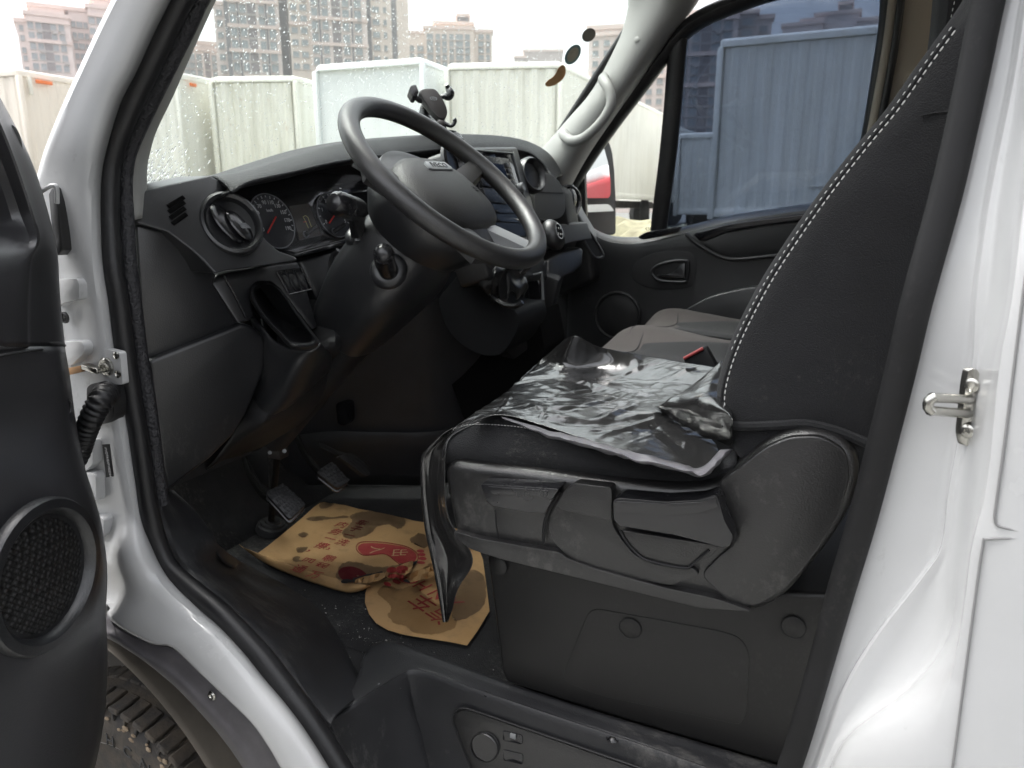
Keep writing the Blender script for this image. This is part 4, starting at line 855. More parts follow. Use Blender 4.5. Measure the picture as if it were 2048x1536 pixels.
# near air vent: outer bowl, ball, flaps
vc = P(462, 449, pl=(PLV[0]+PLV[1]*.001, PLV[1])); vn = V((.80, -.38, .46)).normalized()
AV = lathe('air_vent', vc, vn, [(.050, -.002), (.051, .004), (.049, .010), (.045, .012), (.0405, .008), (.039, .0), (.037, -.02), (.03, -.035)], M['dash'], DASH, n=48, sx=1.0, sy=1.12)
lathe('vent_inside', vc+vn*-.004, vn, [(.0385, 0), (.01, -.004)], M['plastic_m'], AV, n=32)
vx, vy, _ = frame_of(vn)
for k, (o, r_) in enumerate(((-.004, .034), (.013, .026))):
    c = vc+vx*(-.006+.017*k)+vn*(.004+.004*k)+vy*(-.006*k)
    bm = bmesh.new(); m4 = Matrix.Translation(c) @ Matrix((vx, vy, vn)).transposed().to_4x4() @ Matrix.Rotation(rad(24), 4, 'Z') @ Matrix.Rotation(rad(28), 4, 'Y') @ Matrix.Diagonal((r_*.72, r_*1.15, .006, 1))
    bmesh.ops.create_uvsphere(bm, u_segments=24, v_segments=12, radius=1, matrix=m4); mesh_bm('vent_flap', bm, M['plastic_s'], AV)
for k in range(9):
    c = vc+vx*(.012+.0022*(k-4))+vn*.016-vy*.010
    box('vent_rib', c, (.0008, .012, .001), M['silver'], AV, rot=Matrix((vx, vy, vn)).transposed() @ Matrix.Rotation(rad(35), 3, 'Z'), bevel=0)
# demister slots
for k, (a, b) in enumerate((((336, 413), (368, 394)), ((338, 424), (369, 404)), ((341, 436), (370, 416)), ((345, 448), (373, 428)))):
    pa, pb = P(*a, pl=(PLV[0]+PLV[1]*.0012, PLV[1])), P(*b, pl=(PLV[0]+PLV[1]*.0012, PLV[1]))
    sl_ = tube('demister_slot', [pa, pb], .0036, M['black'], VP, n=10, up=PLV[1], flat=.25)
    tube('slot_rim', [pa+V((0, 0, -.0048)), (pa+pb)/2+V((0, 0, -.0052)), pb+V((0, 0, -.0048))], .0011, M['dash'], VP, n=6)
# instrument hood and dash top
T = [(418, 353), (470, 345), (560, 317), (650, 291), (760, 276), (900, 268), (1000, 272), (1055, 284), (1092, 305), (1112, 330), (1122, 352)]
Bq = [(462, 385), (500, 364), (585, 345), (670, 325), (775, 310), (905, 297), (1000, 296), (1052, 304), (1080, 322), (1098, 345), (1106, 362)]
rows = [[], [], [], [], [], []]
for k, (a, b) in enumerate(zip(T, Bq)):
    xt = -1.0+.03*max(0, k-7)
    pt = P(*a, X=xt); pb = P(*b, X=xt+.075)
    rows[0].append(pt+V((-.34, .04*k-.1 if k < 2 else 0, -.10))); rows[1].append(pt+V((-.10, 0, -.012))); rows[2].append(pt); rows[3].append(pt*.55+pb*.45+V((.004, 0, .006))); rows[4].append(pb); rows[5].append(pb+V((-.03, 0, -.012)))
HOOD = grid('dash_top', rows, M['dotted'], DASH, su=4, sv=4, thick=.005)
tube('hood_edge', [P(b[0], b[1], X=-1.0+.03*max(0, k-7)+.077) for k, b in enumerate(Bq)], .0035, M['dotted'], HOOD, n=8, n_in=4)
prism('hood_lining', px_poly([(455, 390), (500, 360), (585, 342), (670, 322), (775, 306), (905, 292), (1040, 296), (1090, 345), (1110, 440), (700, 560), (590, 514), (540, 490)], X=-1.06), (-.04, 0, 0), M['plastic_m'], DASH, bevel=0)
# instrument cluster
CN = V((.95, -.05, .30)).normalized(); CL0 = P(605, 440, Y=1.14)
def CP(px, py, h=0.0): return P(px, py, pl=(CL0+CN*h, CN))
cl = [(469, 388), (500, 366), (560, 352), (640, 345), (720, 348), (752, 390), (742, 470), (690, 480), (592, 508), (560, 498), (505, 438)]
CLU = prism('instrument_cluster', [CP(p.x, p.y, -.004) for p in rnd(cl, 10)], CN*-.03, M['gloss'], DASH, bevel=.002)
M['dialface'] = mat('dial_face', (.012, .013, .017), .35)
def dial(cx, cy, rx, nums, a0, a1, needle):
    c = CP(cx, cy, .001); ux = (CP(cx+10, cy, .001)-c); ux = V((0, 1, 0))-CN*CN.y; ux.normalize(); uy = CN.cross(ux); uy = uy if uy.z > 0 else -uy
    R = rx
    d = lathe('dial', c-CN*.003, CN, [(R*1.12, 0), (R*1.12, .002), (R*1.05, .0015), (R*.1, .0015)], M['dialface'], CLU, n=48)
    tube('dial_ring', [c+ux*(R*1.1*math.cos(t))+uy*(R*1.1*math.sin(t)) for t in [2*math.pi*k/48 for k in range(48)]], .0011, M['silver'], d, n=6, closed=True)
    k_ = len(nums)
    for i in range(2*k_-1):
        a = rad(a0+(a1-a0)*i/(2*k_-2)); dr = ux*math.cos(a)+uy*math.sin(a)
        tube('dial_tick', [c+dr*(R*(.92 if i % 2 == 0 else .96)), c+dr*R*1.03], .0009, M['white'], d, n=5)
        if i % 2 == 0: text('dial_number', nums[i//2], c+dr*(R*.76), ux, uy, .0105, M['white'], d)
    a = rad(needle); dr = ux*math.cos(a)+uy*math.sin(a)
    tube('needle', [c+dr*R*.72+CN*.003, c-dr*R*.22+CN*.003], .0016, M['red'], d, n=6)
    return d, c, ux, uy
d1, c1, ux, uy = dial(546, 442, .047, ['10', '30', '50', '70', '90', '110', '130', '150', '170', '190'], 205, -25, 222)
text('dial_unit', 'km/h', c1+uy*.020, ux, uy, .008, M['white'], d1)
dial(668, 430, .042, ['0', '1', '2', '3', '4', '5'], 205, -25, 215)
M['lcd'] = mat('lcd_panel', (.055, .043, .032), .3)
LCD = prism('display', [CP(x, y, .0016) for x, y in [(580, 412), (617, 407), (642, 470), (600, 480)]], CN*-.003, M['lcd'], CLU, bevel=0)
M['ylw'] = mat('pale_yellow_icon', (.55, .52, .2), .5)
tube('van_icon', [CP(x, y, .0022) for x, y in [(617, 456), (609, 438), (606, 434), (611, 431), (616, 435), (623, 454)]], .0006, M['ylw'], LCD, n=5)
tube('van_icon', [CP(607, 444, .0022), CP(613, 443, .0022)], .0006, M['red'], LCD, n=5)
for (a, b) in (((611, 469), (634, 452)), ((668, 463), (690, 448))):
    tube('reset_stalk', [CP(*a, .006), CP(*b, .030)], .0042, M['plastic_s'], CLU, n=10)
    lathe('stalk_collar', CP(*a, .002), CN, [(.007, 0), (.006, .004), (.0045, .005)], M['silver'], CLU, n=14)
M['lens'] = glass_mat('cluster_lens', (.97, .97, .98), base=.006, refl=.5, haze=(.02, (1, 1, 1), 25))
prism('cluster_lens', [CP(p.x, p.y, .034) for p in rnd([(472, 390), (500, 368), (560, 354), (640, 347), (720, 350), (745, 390), (738, 462), (690, 474), (590, 502), (562, 494), (508, 438)], 10)], CN*-.0015, M['lens'], CLU, bevel=0, smooth=False)
prism('cluster_sill', px_poly([(560, 498), (592, 514), (690, 492), (742, 480), (742, 468), (690, 478), (592, 503)], pl=(CL0+CN*.036, CN)), CN*-.03, M['gloss'], CLU, bevel=.002)
# switch panel, cup holder and knee panels
SP = prism('switch_panel', px_poly([(434, 550), (458, 544), (596, 523), (612, 570), (636, 655), (625, 660), (592, 618), (562, 578), (542, 563), (518, 562), (503, 574), (501, 600), (509, 630), (500, 642), (476, 646), (424, 566)], pl=PLK), (-.06, .01, 0), M['dash'], DASH, bevel=.004)
tube('panel_seam', [P(x, y, pl=(PLK[0]+PLK[1]*.0005, PLK[1])) for x, y in [(447, 551), (470, 592), (492, 636)]], .0022, M['plastic_s'], SP, n=6)
for k in range(3):
    x0 = 557+k*16; prism('rocker_switch', [P(x, y, pl=(PLK[0]+PLK[1]*.003, PLK[1])) for x, y in [(x0, 543-k*2.2), (x0+14, 541-k*2.2), (x0+30, 583-k*2), (x0+22, 586-k*2), (x0+12, 575-k*2)]], PLK[1]*-.01, M['gloss'], SP, bevel=.0015, label='black rocker switch')
tube('switch_frame', [P(x, y, pl=(PLK[0]+PLK[1]*.002, PLK[1])) for x, y in [(553, 543), (602, 534), (624, 578), (578, 589), (553, 543)]], .0016, M['plastic_s'], SP, n=6)
prism('column_side_panel', px_poly([(600, 522), (690, 498), (694, 520), (690, 575), (668, 600), (640, 606), (622, 570)], pl=plane(650, 550, 1.125, (.94, -.15, .25))), (-.05, .0, 0), M['dash'], DASH, bevel=.006, seg=3)
tube('panel_rib', [P(x, y, Y=1.11) for x, y in [(676, 500), (664, 515), (660, 545), (664, 575)]], .0045, M['dash'], DASH, n=8, n_in=4)
prism('knee_panel', px_poly([(296, 722), (484, 648), (502, 650), (524, 666), (536, 696), (534, 730), (522, 762), (492, 830), (466, 872), (420, 918), (334, 984), (322, 930), (306, 810)], pl=plane(420, 790, .86, (.95, -.28, -.14))), (-.07, .03, 0), M['dash'], DASH, bevel=.008, seg=3)
# lower shroud behind the cup holder and under the column
grid('knee_bolster', [
    [P(520, 640, Y=1.07), P(560, 610, Y=1.12), P(610, 600, Y=1.10), P(650, 606, Y=1.10), P(678, 620, Y=1.12)],
    [P(528, 690, Y=1.05), P(560, 690, Y=1.09), P(620, 690, Y=1.06), P(668, 660, Y=1.06), P(690, 650, Y=1.11)],
    [P(520, 760, Y=1.0), P(560, 730, Y=1.03), P(620, 705, Y=1.03), P(665, 690, Y=1.04), P(688, 690, Y=1.1)],
    [P(490, 832, Y=.95), P(530, 830, Y=.955), P(580, 790, Y=.99), P(640, 730, Y=1.06), P(680, 710, Y=1.12)],
    [P(430, 918, Y=.98), P(490, 870, Y=.98), P(560, 840, Y=1.02), P(625, 800, Y=1.08), P(670, 740, Y=1.15)],
    [P(400, 945, Y=1.02), P(450, 915, Y=1.05), P(520, 890, Y=1.1), P(590, 860, Y=1.16), P(650, 800, Y=1.2)]], M['plastic_m'], DASH, su=5, sv=5, thick=.006)
# cup holder: oval tray mouth with deep bowl
mo = spline([V((x, y, 0)) for x, y in ((511, 600), (508, 580), (520, 569), (545, 570), (566, 590), (588, 622), (612, 655), (628, 676), (624, 686), (604, 689), (580, 684), (556, 660), (530, 632))], 3, True)
_a, _b, _c = P(513, 585, Y=.95), P(620, 687, Y=.935), P(590, 622, Y=.985)
cn_ = (_b-_a).cross(_c-_a).normalized(); cn_ = cn_ if cn_.x > 0 else -cn_
cpl = (_a, cn_)
mc_ = sum(mo, V())/len(mo); nm = len(mo); vs = []
for sc, h in ((1.27, -.13), (1.22, -.035), (1.15, -.010), (1.08, .002), (1.02, .004), (.985, .0), (.96, -.012), (.92, -.055), (.6, -.07)):
    for p in mo: q = mc_+(p-mc_)*sc; vs.append(P(q.x, q.y, pl=(cpl[0]+cpl[1]*h, cpl[1])))
fs = [(r_*nm+i, r_*nm+(i+1) % nm, (r_+1)*nm+(i+1) % nm, (r_+1)*nm+i) for r_ in range(8) for i in range(nm)]+[tuple(8*nm+i for i in range(nm))]
CUP = obj('cup_holder', vs, fs, M['dash'], DASH, angle=60)
grid('cup_holder_skirt', [[P(500, 625, Y=.972), P(525, 652, Y=.962), P(552, 682, Y=.958), P(585, 697, Y=.952), P(622, 698, Y=.955), P(640, 685, Y=.97)],
                          [P(516, 680, Y=.968), P(534, 705, Y=.955), P(560, 720, Y=.95), P(590, 725, Y=.95), P(620, 712, Y=.962), P(650, 695, Y=.99)],
                          [P(520, 735, Y=.97), P(530, 770, Y=.957), P(548, 775, Y=.952), P(580, 765, Y=.957), P(620, 735, Y=.98), P(660, 705, Y=1.02)],
                          [P(495, 800, Y=.975), P(505, 830, Y=.965), P(530, 832, Y=.958), P(570, 805, Y=.97), P(615, 765, Y=1.0), P(660, 720, Y=1.06)],
                          [P(488, 822, Y=.985), P(492, 836, Y=.975), P(520, 838, Y=.968), P(565, 818, Y=.985), P(612, 780, Y=1.02), P(660, 735, Y=1.08)]], M['dash'], DASH, su=4, sv=4, thick=.004)
# ---------------------------------------------------------------- steering column, stalks, wheel
SC = V((-.6379, 1.1143, 1.5474)); SNn = V((.6658, -.0309, .7455)).normalized(); SV = (V((0, 1, 0))-SNn*SNn.y).normalized(); SU = SV.cross(SNn); SU = SU if SU.z > 0 else -SU
def SPt(v, u, d=0.0): return SC+SV*v+SU*u-SNn*d
COLM = empty('steering_column', SC-SNn*.3); COLM.parent = VAN; COLM.matrix_parent_inverse = VAN.matrix_world.inverted(); bpy.context.view_layer.update()
def sect(d, w, hu, hd, rc=.35, off=0.0, n=24):
    out = []
    for k in range(n):
        a = 2*math.pi*k/n; c, s = math.cos(a), math.sin(a)
        e = .62; x = math.copysign(abs(c)**e, c); y = math.copysign(abs(s)**e, s)
        out.append(SPt(off+x*w, y*(hu if y > 0 else hd), d))
    return out
def loft(name, secs, m_, parent, **kw):
    n = len(secs[0]); cols = [spline([s[k] for s in secs], 5) for k in range(n)]; m = len(cols[0])
    vs = [cols[k][i] for i in range(m) for k in range(n)]
    fs = [(i*n+k, i*n+(k+1) % n, (i+1)*n+(k+1) % n, (i+1)*n+k) for i in range(m-1) for k in range(n)]
    fs += [tuple(range(n)), tuple((m-1)*n+k for k in range(n))]
    return obj(name, vs, fs, m_, parent, **kw)
SHR = loft('column_shroud', [sect(.105, .078, .06, .075), sect(.13, .088, .068, .085), sect(.19, .098, .07, .092), sect(.25, .095, .07, .085), sect(.32, .078, .065, .075), sect(.37, .06, .06, .065)], M['dash'], COLM)
loft('column_cover', [sect(.30, .05, .04, .07), sect(.40, .042, .03, .06), sect(.52, .038, .03, .05), sect(.62, .036, .028, .045), sect(.70, .034, .025, .04)], M['plastic_m'], COLM)
tube('column_bracket', [SPt(.075, -.05, .33), SPt(.07, -.035, .42), SPt(.06, -.02, .52), SPt(.055, .0, .6)], [.013, .012, .012, .010], M['plastic_g'], COLM, n=8, flat=.4, up=SNn)
# left stalk: collar, bent arm, fat twist grip with white symbols
b0 = P(716, 470, Y=1.035); b1 = P(714, 440, Y=1.015); b2 = P(708, 418, Y=.985); b3 = P(672, 406, Y=.94)
lathe('stalk_boot', P(716, 472, Y=1.045), (b1-b0), [(.022, -.01), (.022, .0), (.018, .006), (.012, .008)], M['dash'], COLM, n=24)
ST = tube('light_stalk', [b0+V((.0, .0, -.012)), b0, b1, b2+V((0, .008, 0)), b2*.8+b3*.2], [.0125, .0125, .0135, .0165, .0175], M['plastic_s'], COLM, n=14, n_in=4)
ax = (b3-b2).normalized()
lathe('twist_grip', b2, ax, [(.012, -.014), (.0185, -.010), (.0195, .004), (.0195, .018), (.0190, .0185), (.0190, .0195), (.0200, .020), (.0200, .036), (.0185, .046), (.0135, .053), (.004, .0555)], M['plastic_s'], ST, n=32)
for k, (x, y, s_) in enumerate(((692, 396, 'o'), (701, 402, '>o'), (697, 410, 'o='), (707, 396, 'o'))):
    p = P(x, y, Y=.952-.0*k); q = b2+ax*((p-b2).dot(ax)); nn = (V((0, -.85, .5))-ax*ax.dot(V((0, -.85, .5)))).normalized()
    text('stalk_symbol', s_, q+nn*.0199+V((0, 0, -.005*(k-1))), -ax, nn.cross(-ax) if (nn.cross(-ax)).z > 0 else -(nn.cross(-ax)), .008, M['white'], ST)
# stubby adjuster knob lower down
k0 = P(771, 532, Y=1.00); kn = V((.30, -.80, .42)).normalized()
lathe('knob_collar', k0+kn*-.012, kn, [(.032, -.012), (.031, -.004), (.026, .001), (.021, .003)], M['dash'], COLM, n=32)
KB = tube('adjuster_knob', [k0+V((0, .01, -.01)), P(770, 525, Y=.985), P(768, 512, Y=.975)], .0165, M['plastic_s'], COLM, n=20)
bm = bmesh.new(); bmesh.ops.create_uvsphere(bm, u_segments=24, v_segments=14, radius=.0168, matrix=Matrix.Translation(P(768, 508, Y=.974))); mesh_bm('knob_cap', bm, M['plastic_s'], COLM)
# wheel
WHL = empty('steering_wheel', SC); WHL.parent = VAN; WHL.matrix_parent_inverse = VAN.matrix_world.inverted(); bpy.context.view_layer.update()
M['rimp'] = mat('worn_wheel_rim', (.020, .020, .0215), .36, spec=.9, bump=(600, .2, 'voronoi'), var=(14, 0, (.032, .031, .030)))
M['padp'] = mat('airbag_pad', (.014, .0137, .0135), .45, spec=.7, bump=(480, .3, 'voronoi'))
RW = .1885
tube('rim', [SPt(RW*math.sin(t), RW*math.cos(t)) for t in [2*math.pi*k/96 for k in range(96)]], .0178, M['rimp'], WHL, n=18, closed=True, up=SNn, flat=.92)
# airbag pad: domed cushion
out = []
for k in range(40):
    a = 2*math.pi*k/40; c, s = math.cos(a), math.sin(a)
    v = .112*math.copysign(abs(c)**.75, c)*(1.0-.12*s); u = (.078 if s > 0 else .098)*math.copysign(abs(s)**.8, s)
    out.append((v, u))
vs = []; prof = ((.86, .062), (1.0, .048), (1.02, .030), (.97, .016), (.88, .008), (.7, .001), (.4, -.004), (.12, -.005))
for sc, d in prof:
    for v, u in out: vs.append(SPt(v*sc, u*sc, d))
n = 40
fs = [(r_*n+i, r_*n+(i+1) % n, (r_+1)*n+(i+1) % n, (r_+1)*n+i) for r_ in range(len(prof)-1) for i in range(n)]+[tuple((len(prof)-1)*n+i for i in range(n))]
PAD = obj('airbag_pad', vs, fs, M['padp'], WHL, angle=70)
# raised band with emblem, lower slope
EM = prism('emblem', [SPt(v, u, -.0065) for v, u in ((-.036, .026), (-.030, .042), (.034, .044), (.042, .030), (.038, .024), (-.030, .022))], SNn*-.006, M['silver'], WHL, bevel=.0012, label='small silver emblem plate')
text('emblem_letters', 'IVECO', SPt(.003, .033, -.0068), SV, SU, .0165, M['plastic_m'], EM, sx=1.1)
tube('airbag_mark', [SPt(v, u, -.0038+.002) for v, u in ((.036, -.012), (.034, -.0235), (.072, -.026))], .0009, M['plastic_m'], PAD, n=5)
text('airbag_letters', 'AIRBAG', SPt(.054, -.018, -.0025), SV, SU, .0105, M['plastic_m'], PAD)
lathe('hub_back', SPt(0, -.005, .0), -SNn, [(.088, .018), (.118, .030), (.122, .05), (.112, .085), (.095, .115), (.07, .125)], M['dash'], WHL, n=48)
def spoke(name, ang, w0, w1, m_, d0=.03, d1=.004):
    a = rad(ang); r0, r1 = .085, .18
    dr = (math.sin(a), math.cos(a)); tn = (math.cos(a), -math.sin(a)); pts = []
    secs = []
    for t in (0, .33, .66, 1):
        r = r0+(r1-r0)*t; w = w0+(w1-w0)*t; d = d0+(d1-d0)*t
        secs.append([SPt(dr[0]*r+tn[0]*w*x, dr[1]*r+tn[1]*w*x, d+.012*(abs(x) > .9)+y) for x, y in ((-1, .016), (-1, .004), (-.8, -.004), (0, -.007), (.8, -.004), (1, .004), (1, .016), (0, .02))])
    return loft(name, secs, m_, WHL)
spoke('spoke', 74, .026, .020, M['rimp']); spoke('spoke', -74, .026, .020, M['rimp'])
spoke('spoke', 156, .022, .024, M['silver'], .028, .006); spoke('spoke', -156, .022, .024, M['rimp'], .028, .006)
# ---------------------------------------------------------------- centre stack
RA, RB, RC = P(938, 296, Y=1.52), P(1027, 303, Y=1.80), P(1068, 448, Y=1.82)
rn = (RB-RA).cross(RC-RA).normalized(); rn = rn if rn.x > 0 else -rn
def RD(px, py, h=0.0): return P(px, py, pl=(RA+rn*h, rn))
CS = prism('centre_stack', [RD(x, y, -.006) for x, y in [(915, 293), (1035, 292), (1075, 440), (1098, 560), (985, 560), (955, 480)]], rn*-.08, M['dash'], DASH, bevel=.01, seg=3)
RAD = prism('radio', [RD(p.x, p.y, .004) for p in rnd([(940, 297), (1027, 303), (1068, 470), (985, 480)], 3)], rn*-.02, M['gloss'], CS, bevel=.002)
tube('radio_rim', [RD(x, y, .006) for x, y in [(942, 299), (1025, 306), (1046, 380), (1067, 468)]], .0024, M['silver'], CS, n=6)
prism('radio_body', [RD(x, y, .012) for x, y in [(951, 309), (1018, 317), (1034, 378), (966, 372)]], rn*-.012, M['plastic_s'], CS, bevel=.002)
M['screen'] = mat('dark_blue_screen', (.02, .035, .075), .06)
prism('screen', [RD(x, y, .014) for x, y in [(968, 324), (1006, 329), (1019, 364), (984, 358)]], rn*-.003, M['screen'], CS, bevel=0)
for k in range(4): prism('radio_button', [RD(x+4*k, y+11.5*k, .015) for x, y in [(1011, 325), (1018, 326), (1021, 335), (1014, 334)]], rn*-.004, M['plastic_g'], CS, bevel=.001)
prism('radio_lower', [RD(x, y, .011) for x, y in [(966, 375), (1034, 381), (1044, 410), (975, 404)]], rn*-.012, M['plastic_s'], CS, bevel=.002)
lathe('volume_knob', RD(1038, 376, .012), rn, [(.012, 0), (.012, .012), (.010, .014), (.008, .013)], M['silver'], CS, n=24)
for k, y in enumerate((398, 420, 438)): prism('radio_key', [RD(x+4*k, yy, .010) for x, yy in [(990, y-2), (1052, y), (1054, y+8), (992, y+6)]], rn*-.006, M['silver'] if k == 0 else M['gloss'], CS, bevel=.001)
v2 = lathe('air_vent', RD(905, 328, .006), rn, [(.045, -.002), (.046, .006), (.040, .010), (.036, .002), (.03, -.01)], M['plastic_s'], CS, n=36)
v3 = lathe('air_vent', P(1060, 352, Y=1.90), (rn+V((0, -.35, 0))).normalized(), [(.040, -.03), (.050, -.004), (.050, .012), (.044, .020), (.038, .016), (.034, .004), (.02, .0)], M['plastic'], CS, n=36)
# far half of the dash: lid, lower pad, outer vent, tray
M['farlit_grey'] = mat('windscreen_lit_grey_plastic', (.055, .055, .054), .45, spec=.7, bump=(500, .1, 'voronoi'))  # grey raised above the dash plastic to stand for windscreen light
PPL = plane(1098, 395, 2.02, (.84, -.42, .34))
prism('passenger_pad', px_poly(rnd([(1067, 352), (1080, 342), (1102, 348), (1120, 364), (1130, 390), (1131, 424), (1120, 437), (1090, 442), (1070, 438)], 8), pl=PPL), (-.10, .06, -.01), M['farlit_grey'], DASH, bevel=.024, seg=4, label='smooth grey airbag lid on the far side')
tube('pad_seam', [P(x, y, pl=(PPL[0]+PPL[1]*.0004, PPL[1])) for x, y in [(1072, 384), (1098, 385), (1126, 386)]], .0012, M['plastic_m'], DASH, n=6)
prism('far_dash_body', px_poly([(1060, 340), (1090, 320), (1125, 352), (1150, 420), (1180, 470), (1190, 560), (1095, 600), (1070, 470)], Y=2.38), (0, .08, 0), M['dash'], DASH, bevel=.02, seg=3)
prism('far_dash_core', px_poly([(1060, 345), (1128, 380), (1140, 470), (1100, 580), (1050, 520)], Y=2.12), (-.04, .2, 0), M['plastic_m'], DASH, bevel=.01)
v4 = lathe('air_vent', P(1139, 402, Y=2.29), (.9, -.42, .1), [(.052, -.01), (.052, .004), (.046, .009), (.040, .003), (.036, -.006)], M['plastic_s'], DASH, n=36)
bm = bmesh.new(); bmesh.ops.create_uvsphere(bm, u_segments=20, v_segments=12, radius=.034, matrix=Matrix.Translation(P(1142, 400, Y=2.285)) @ Matrix.Diagonal((.5, 1, 1.1, 1))); mesh_bm('vent_ball', bm, M['plastic_s'], v4)
prism('glovebox_lid', px_poly([(1112, 452), (1142, 446), (1176, 444), (1186, 478), (1150, 484), (1120, 492)], pl=plane(1150, 465, 2.14, (.85, -.3, .42))), (-.05, .02, 0), M['farlit_grey'], DASH, bevel=.006, seg=3)
prism('lower_pad', px_poly([(1096, 520), (1120, 506), (1160, 494), (1168, 500), (1166, 530), (1150, 545), (1112, 562), (1098, 566)], pl=plane(1130, 530, 2.06, (.85, -.3, .4))), (-.06, .02, 0), M['plastic_g'], DASH, bevel=.012, seg=3)
slot = spline([V((x, y, 0)) for x, y in ((1162, 470), (1165, 461), (1173, 459), (1182, 468), (1192, 484), (1203, 502), (1206, 512), (1200, 516), (1190, 515), (1178, 500))], 3, True)
sp_ = plane(1185, 488, 2.30, (.85, -.45, .3))
tube('phone_slot_rim', [P(p.x, p.y, pl=sp_) for p in slot], .005, M['dash'], DASH, n=8, closed=True)
obj('phone_slot', [P(p.x, p.y, pl=sp_) for p in slot], [tuple(range(len(slot)))], M['plastic_m'], DASH, smooth=False)
# gear console: side body, boot, lever and knob
GPL = plane(930, 620, 1.50, (.50, -.83, .25))
GC = prism('gear_console', px_poly(rnd([(874, 598), (918, 548), (938, 524), (952, 552), (975, 586), (1003, 614), (1034, 622), (1040, 650), (1020, 690), (1000, 712), (965, 712), (930, 696), (900, 668), (884, 634)], 14), pl=GPL), (-.02, .22, 0), M['cool'], DASH, bevel=.012, seg=4)
prism('console_foot', px_poly(rnd([(930, 690), (1010, 700), (1075, 620), (1090, 700), (1060, 800), (1000, 880), (940, 870), (900, 760)], 10), pl=plane(985, 770, 1.66, (.45, -.87, .2))), (-.02, .2, 0), M['black'], DASH, bevel=.014, seg=3)
prism('console_face', px_poly([(1030, 560), (1096, 520), (1092, 610), (1070, 690), (1030, 720), (1010, 700), (1035, 610)], pl=plane(1060, 600, 1.76, (.9, -.35, .2))), (-.05, .02, 0), M['plastic_m'], DASH, bevel=.006)
prism('console_tray', px_poly([(1045, 552), (1083, 543), (1085, 598), (1042, 612), (1036, 606)], pl=plane(1060, 575, 1.745, (.9, -.35, .2))), (-.02, .02, 0), M['gloss'], DASH, bevel=.003)
tube('tray_rim', [P(x, y, Y=1.742) for x, y in [(1036, 558), (1084, 545), (1086, 600)]], .004, M['silver'], DASH, n=6)
prism('cup_well', px_poly([(1030, 628), (1070, 612), (1078, 620), (1068, 668), (1022, 688)], pl=plane(1050, 650, 1.74, (.9, -.35, .25))), (-.02, .02, 0), M['gloss'], DASH, bevel=.004)
M['boot'] = mat('gear_boot_leatherette', (.014, .014, .015), .33, bump=(300, .3))
def crumple(p, i, j): return p+V((.012*math.sin(i*9+j*7)*(1-abs(2*i-1)), -.012*abs(math.sin(i*11+j*13)), .01*math.sin(j*17+i*5)))
grid('gear_boot', [[P(938, 522, Y=1.545), P(955, 512, Y=1.56), P(985, 508, Y=1.60), P(1020, 515, Y=1.64), P(1050, 530, Y=1.68)],
                   [P(950, 545, Y=1.50), P(972, 530, Y=1.51), P(1000, 522, Y=1.55), P(1030, 530, Y=1.59), P(1056, 545, Y=1.65)],
                   [P(965, 570, Y=1.49), P(985, 560, Y=1.49), P(1008, 545, Y=1.53), P(1035, 555, Y=1.57), P(1056, 570, Y=1.64)],
                   [P(990, 600, Y=1.52), P(1005, 598, Y=1.52), P(1025, 590, Y=1.55), P(1040, 590, Y=1.59), P(1052, 595, Y=1.65)]], M['boot'], DASH, su=8, sv=8, thick=.003, disp=crumple)
tube('boot_frame', [P(x, y, Y=1.50) for x, y in [(938, 520), (950, 548), (972, 578), (1000, 606), (1030, 612), (1045, 604)]], .006, M['plastic_s'], DASH, n=8, n_in=3)
gk = P(1106, 470, Y=1.62)
GL_ = tube('gear_lever', [P(1040, 545, Y=1.60), P(1070, 515, Y=1.61), P(1092, 492, Y=1.62)], [.012, .009, .008], M['plastic_s'], DASH, n=12)
bm = bmesh.new(); bmesh.ops.create_uvsphere(bm, u_segments=28, v_segments=16, radius=1, matrix=Matrix.Translation(gk) @ Matrix.Rotation(rad(-25), 4, 'Y') @ Matrix.Diagonal((.026, .030, .038, 1))); GK = mesh_bm('gear_knob', bm, M['plastic'], DASH)
tube('knob_ring', [P(p.x, p.y, Y=1.594) for p in ell(1119, 462, 6, 16, rad(-18), 24)], .0012, M['silver'], GK, n=6, closed=True)
prism('knob_face', [P(p.x, p.y, Y=1.5945) for p in ell(1119, 462, 5.5, 15.5, rad(-18), 24)], (0, .006, 0), M['gloss'], GK, bevel=0)
for i, s_ in enumerate(('1 3 5', '2 4 R')): text('gear_number', s_, P(1117+4*i, 456+12*i, Y=1.593), (1, 0, -.1), (0, 0, 1), .006, M['white'], GK)
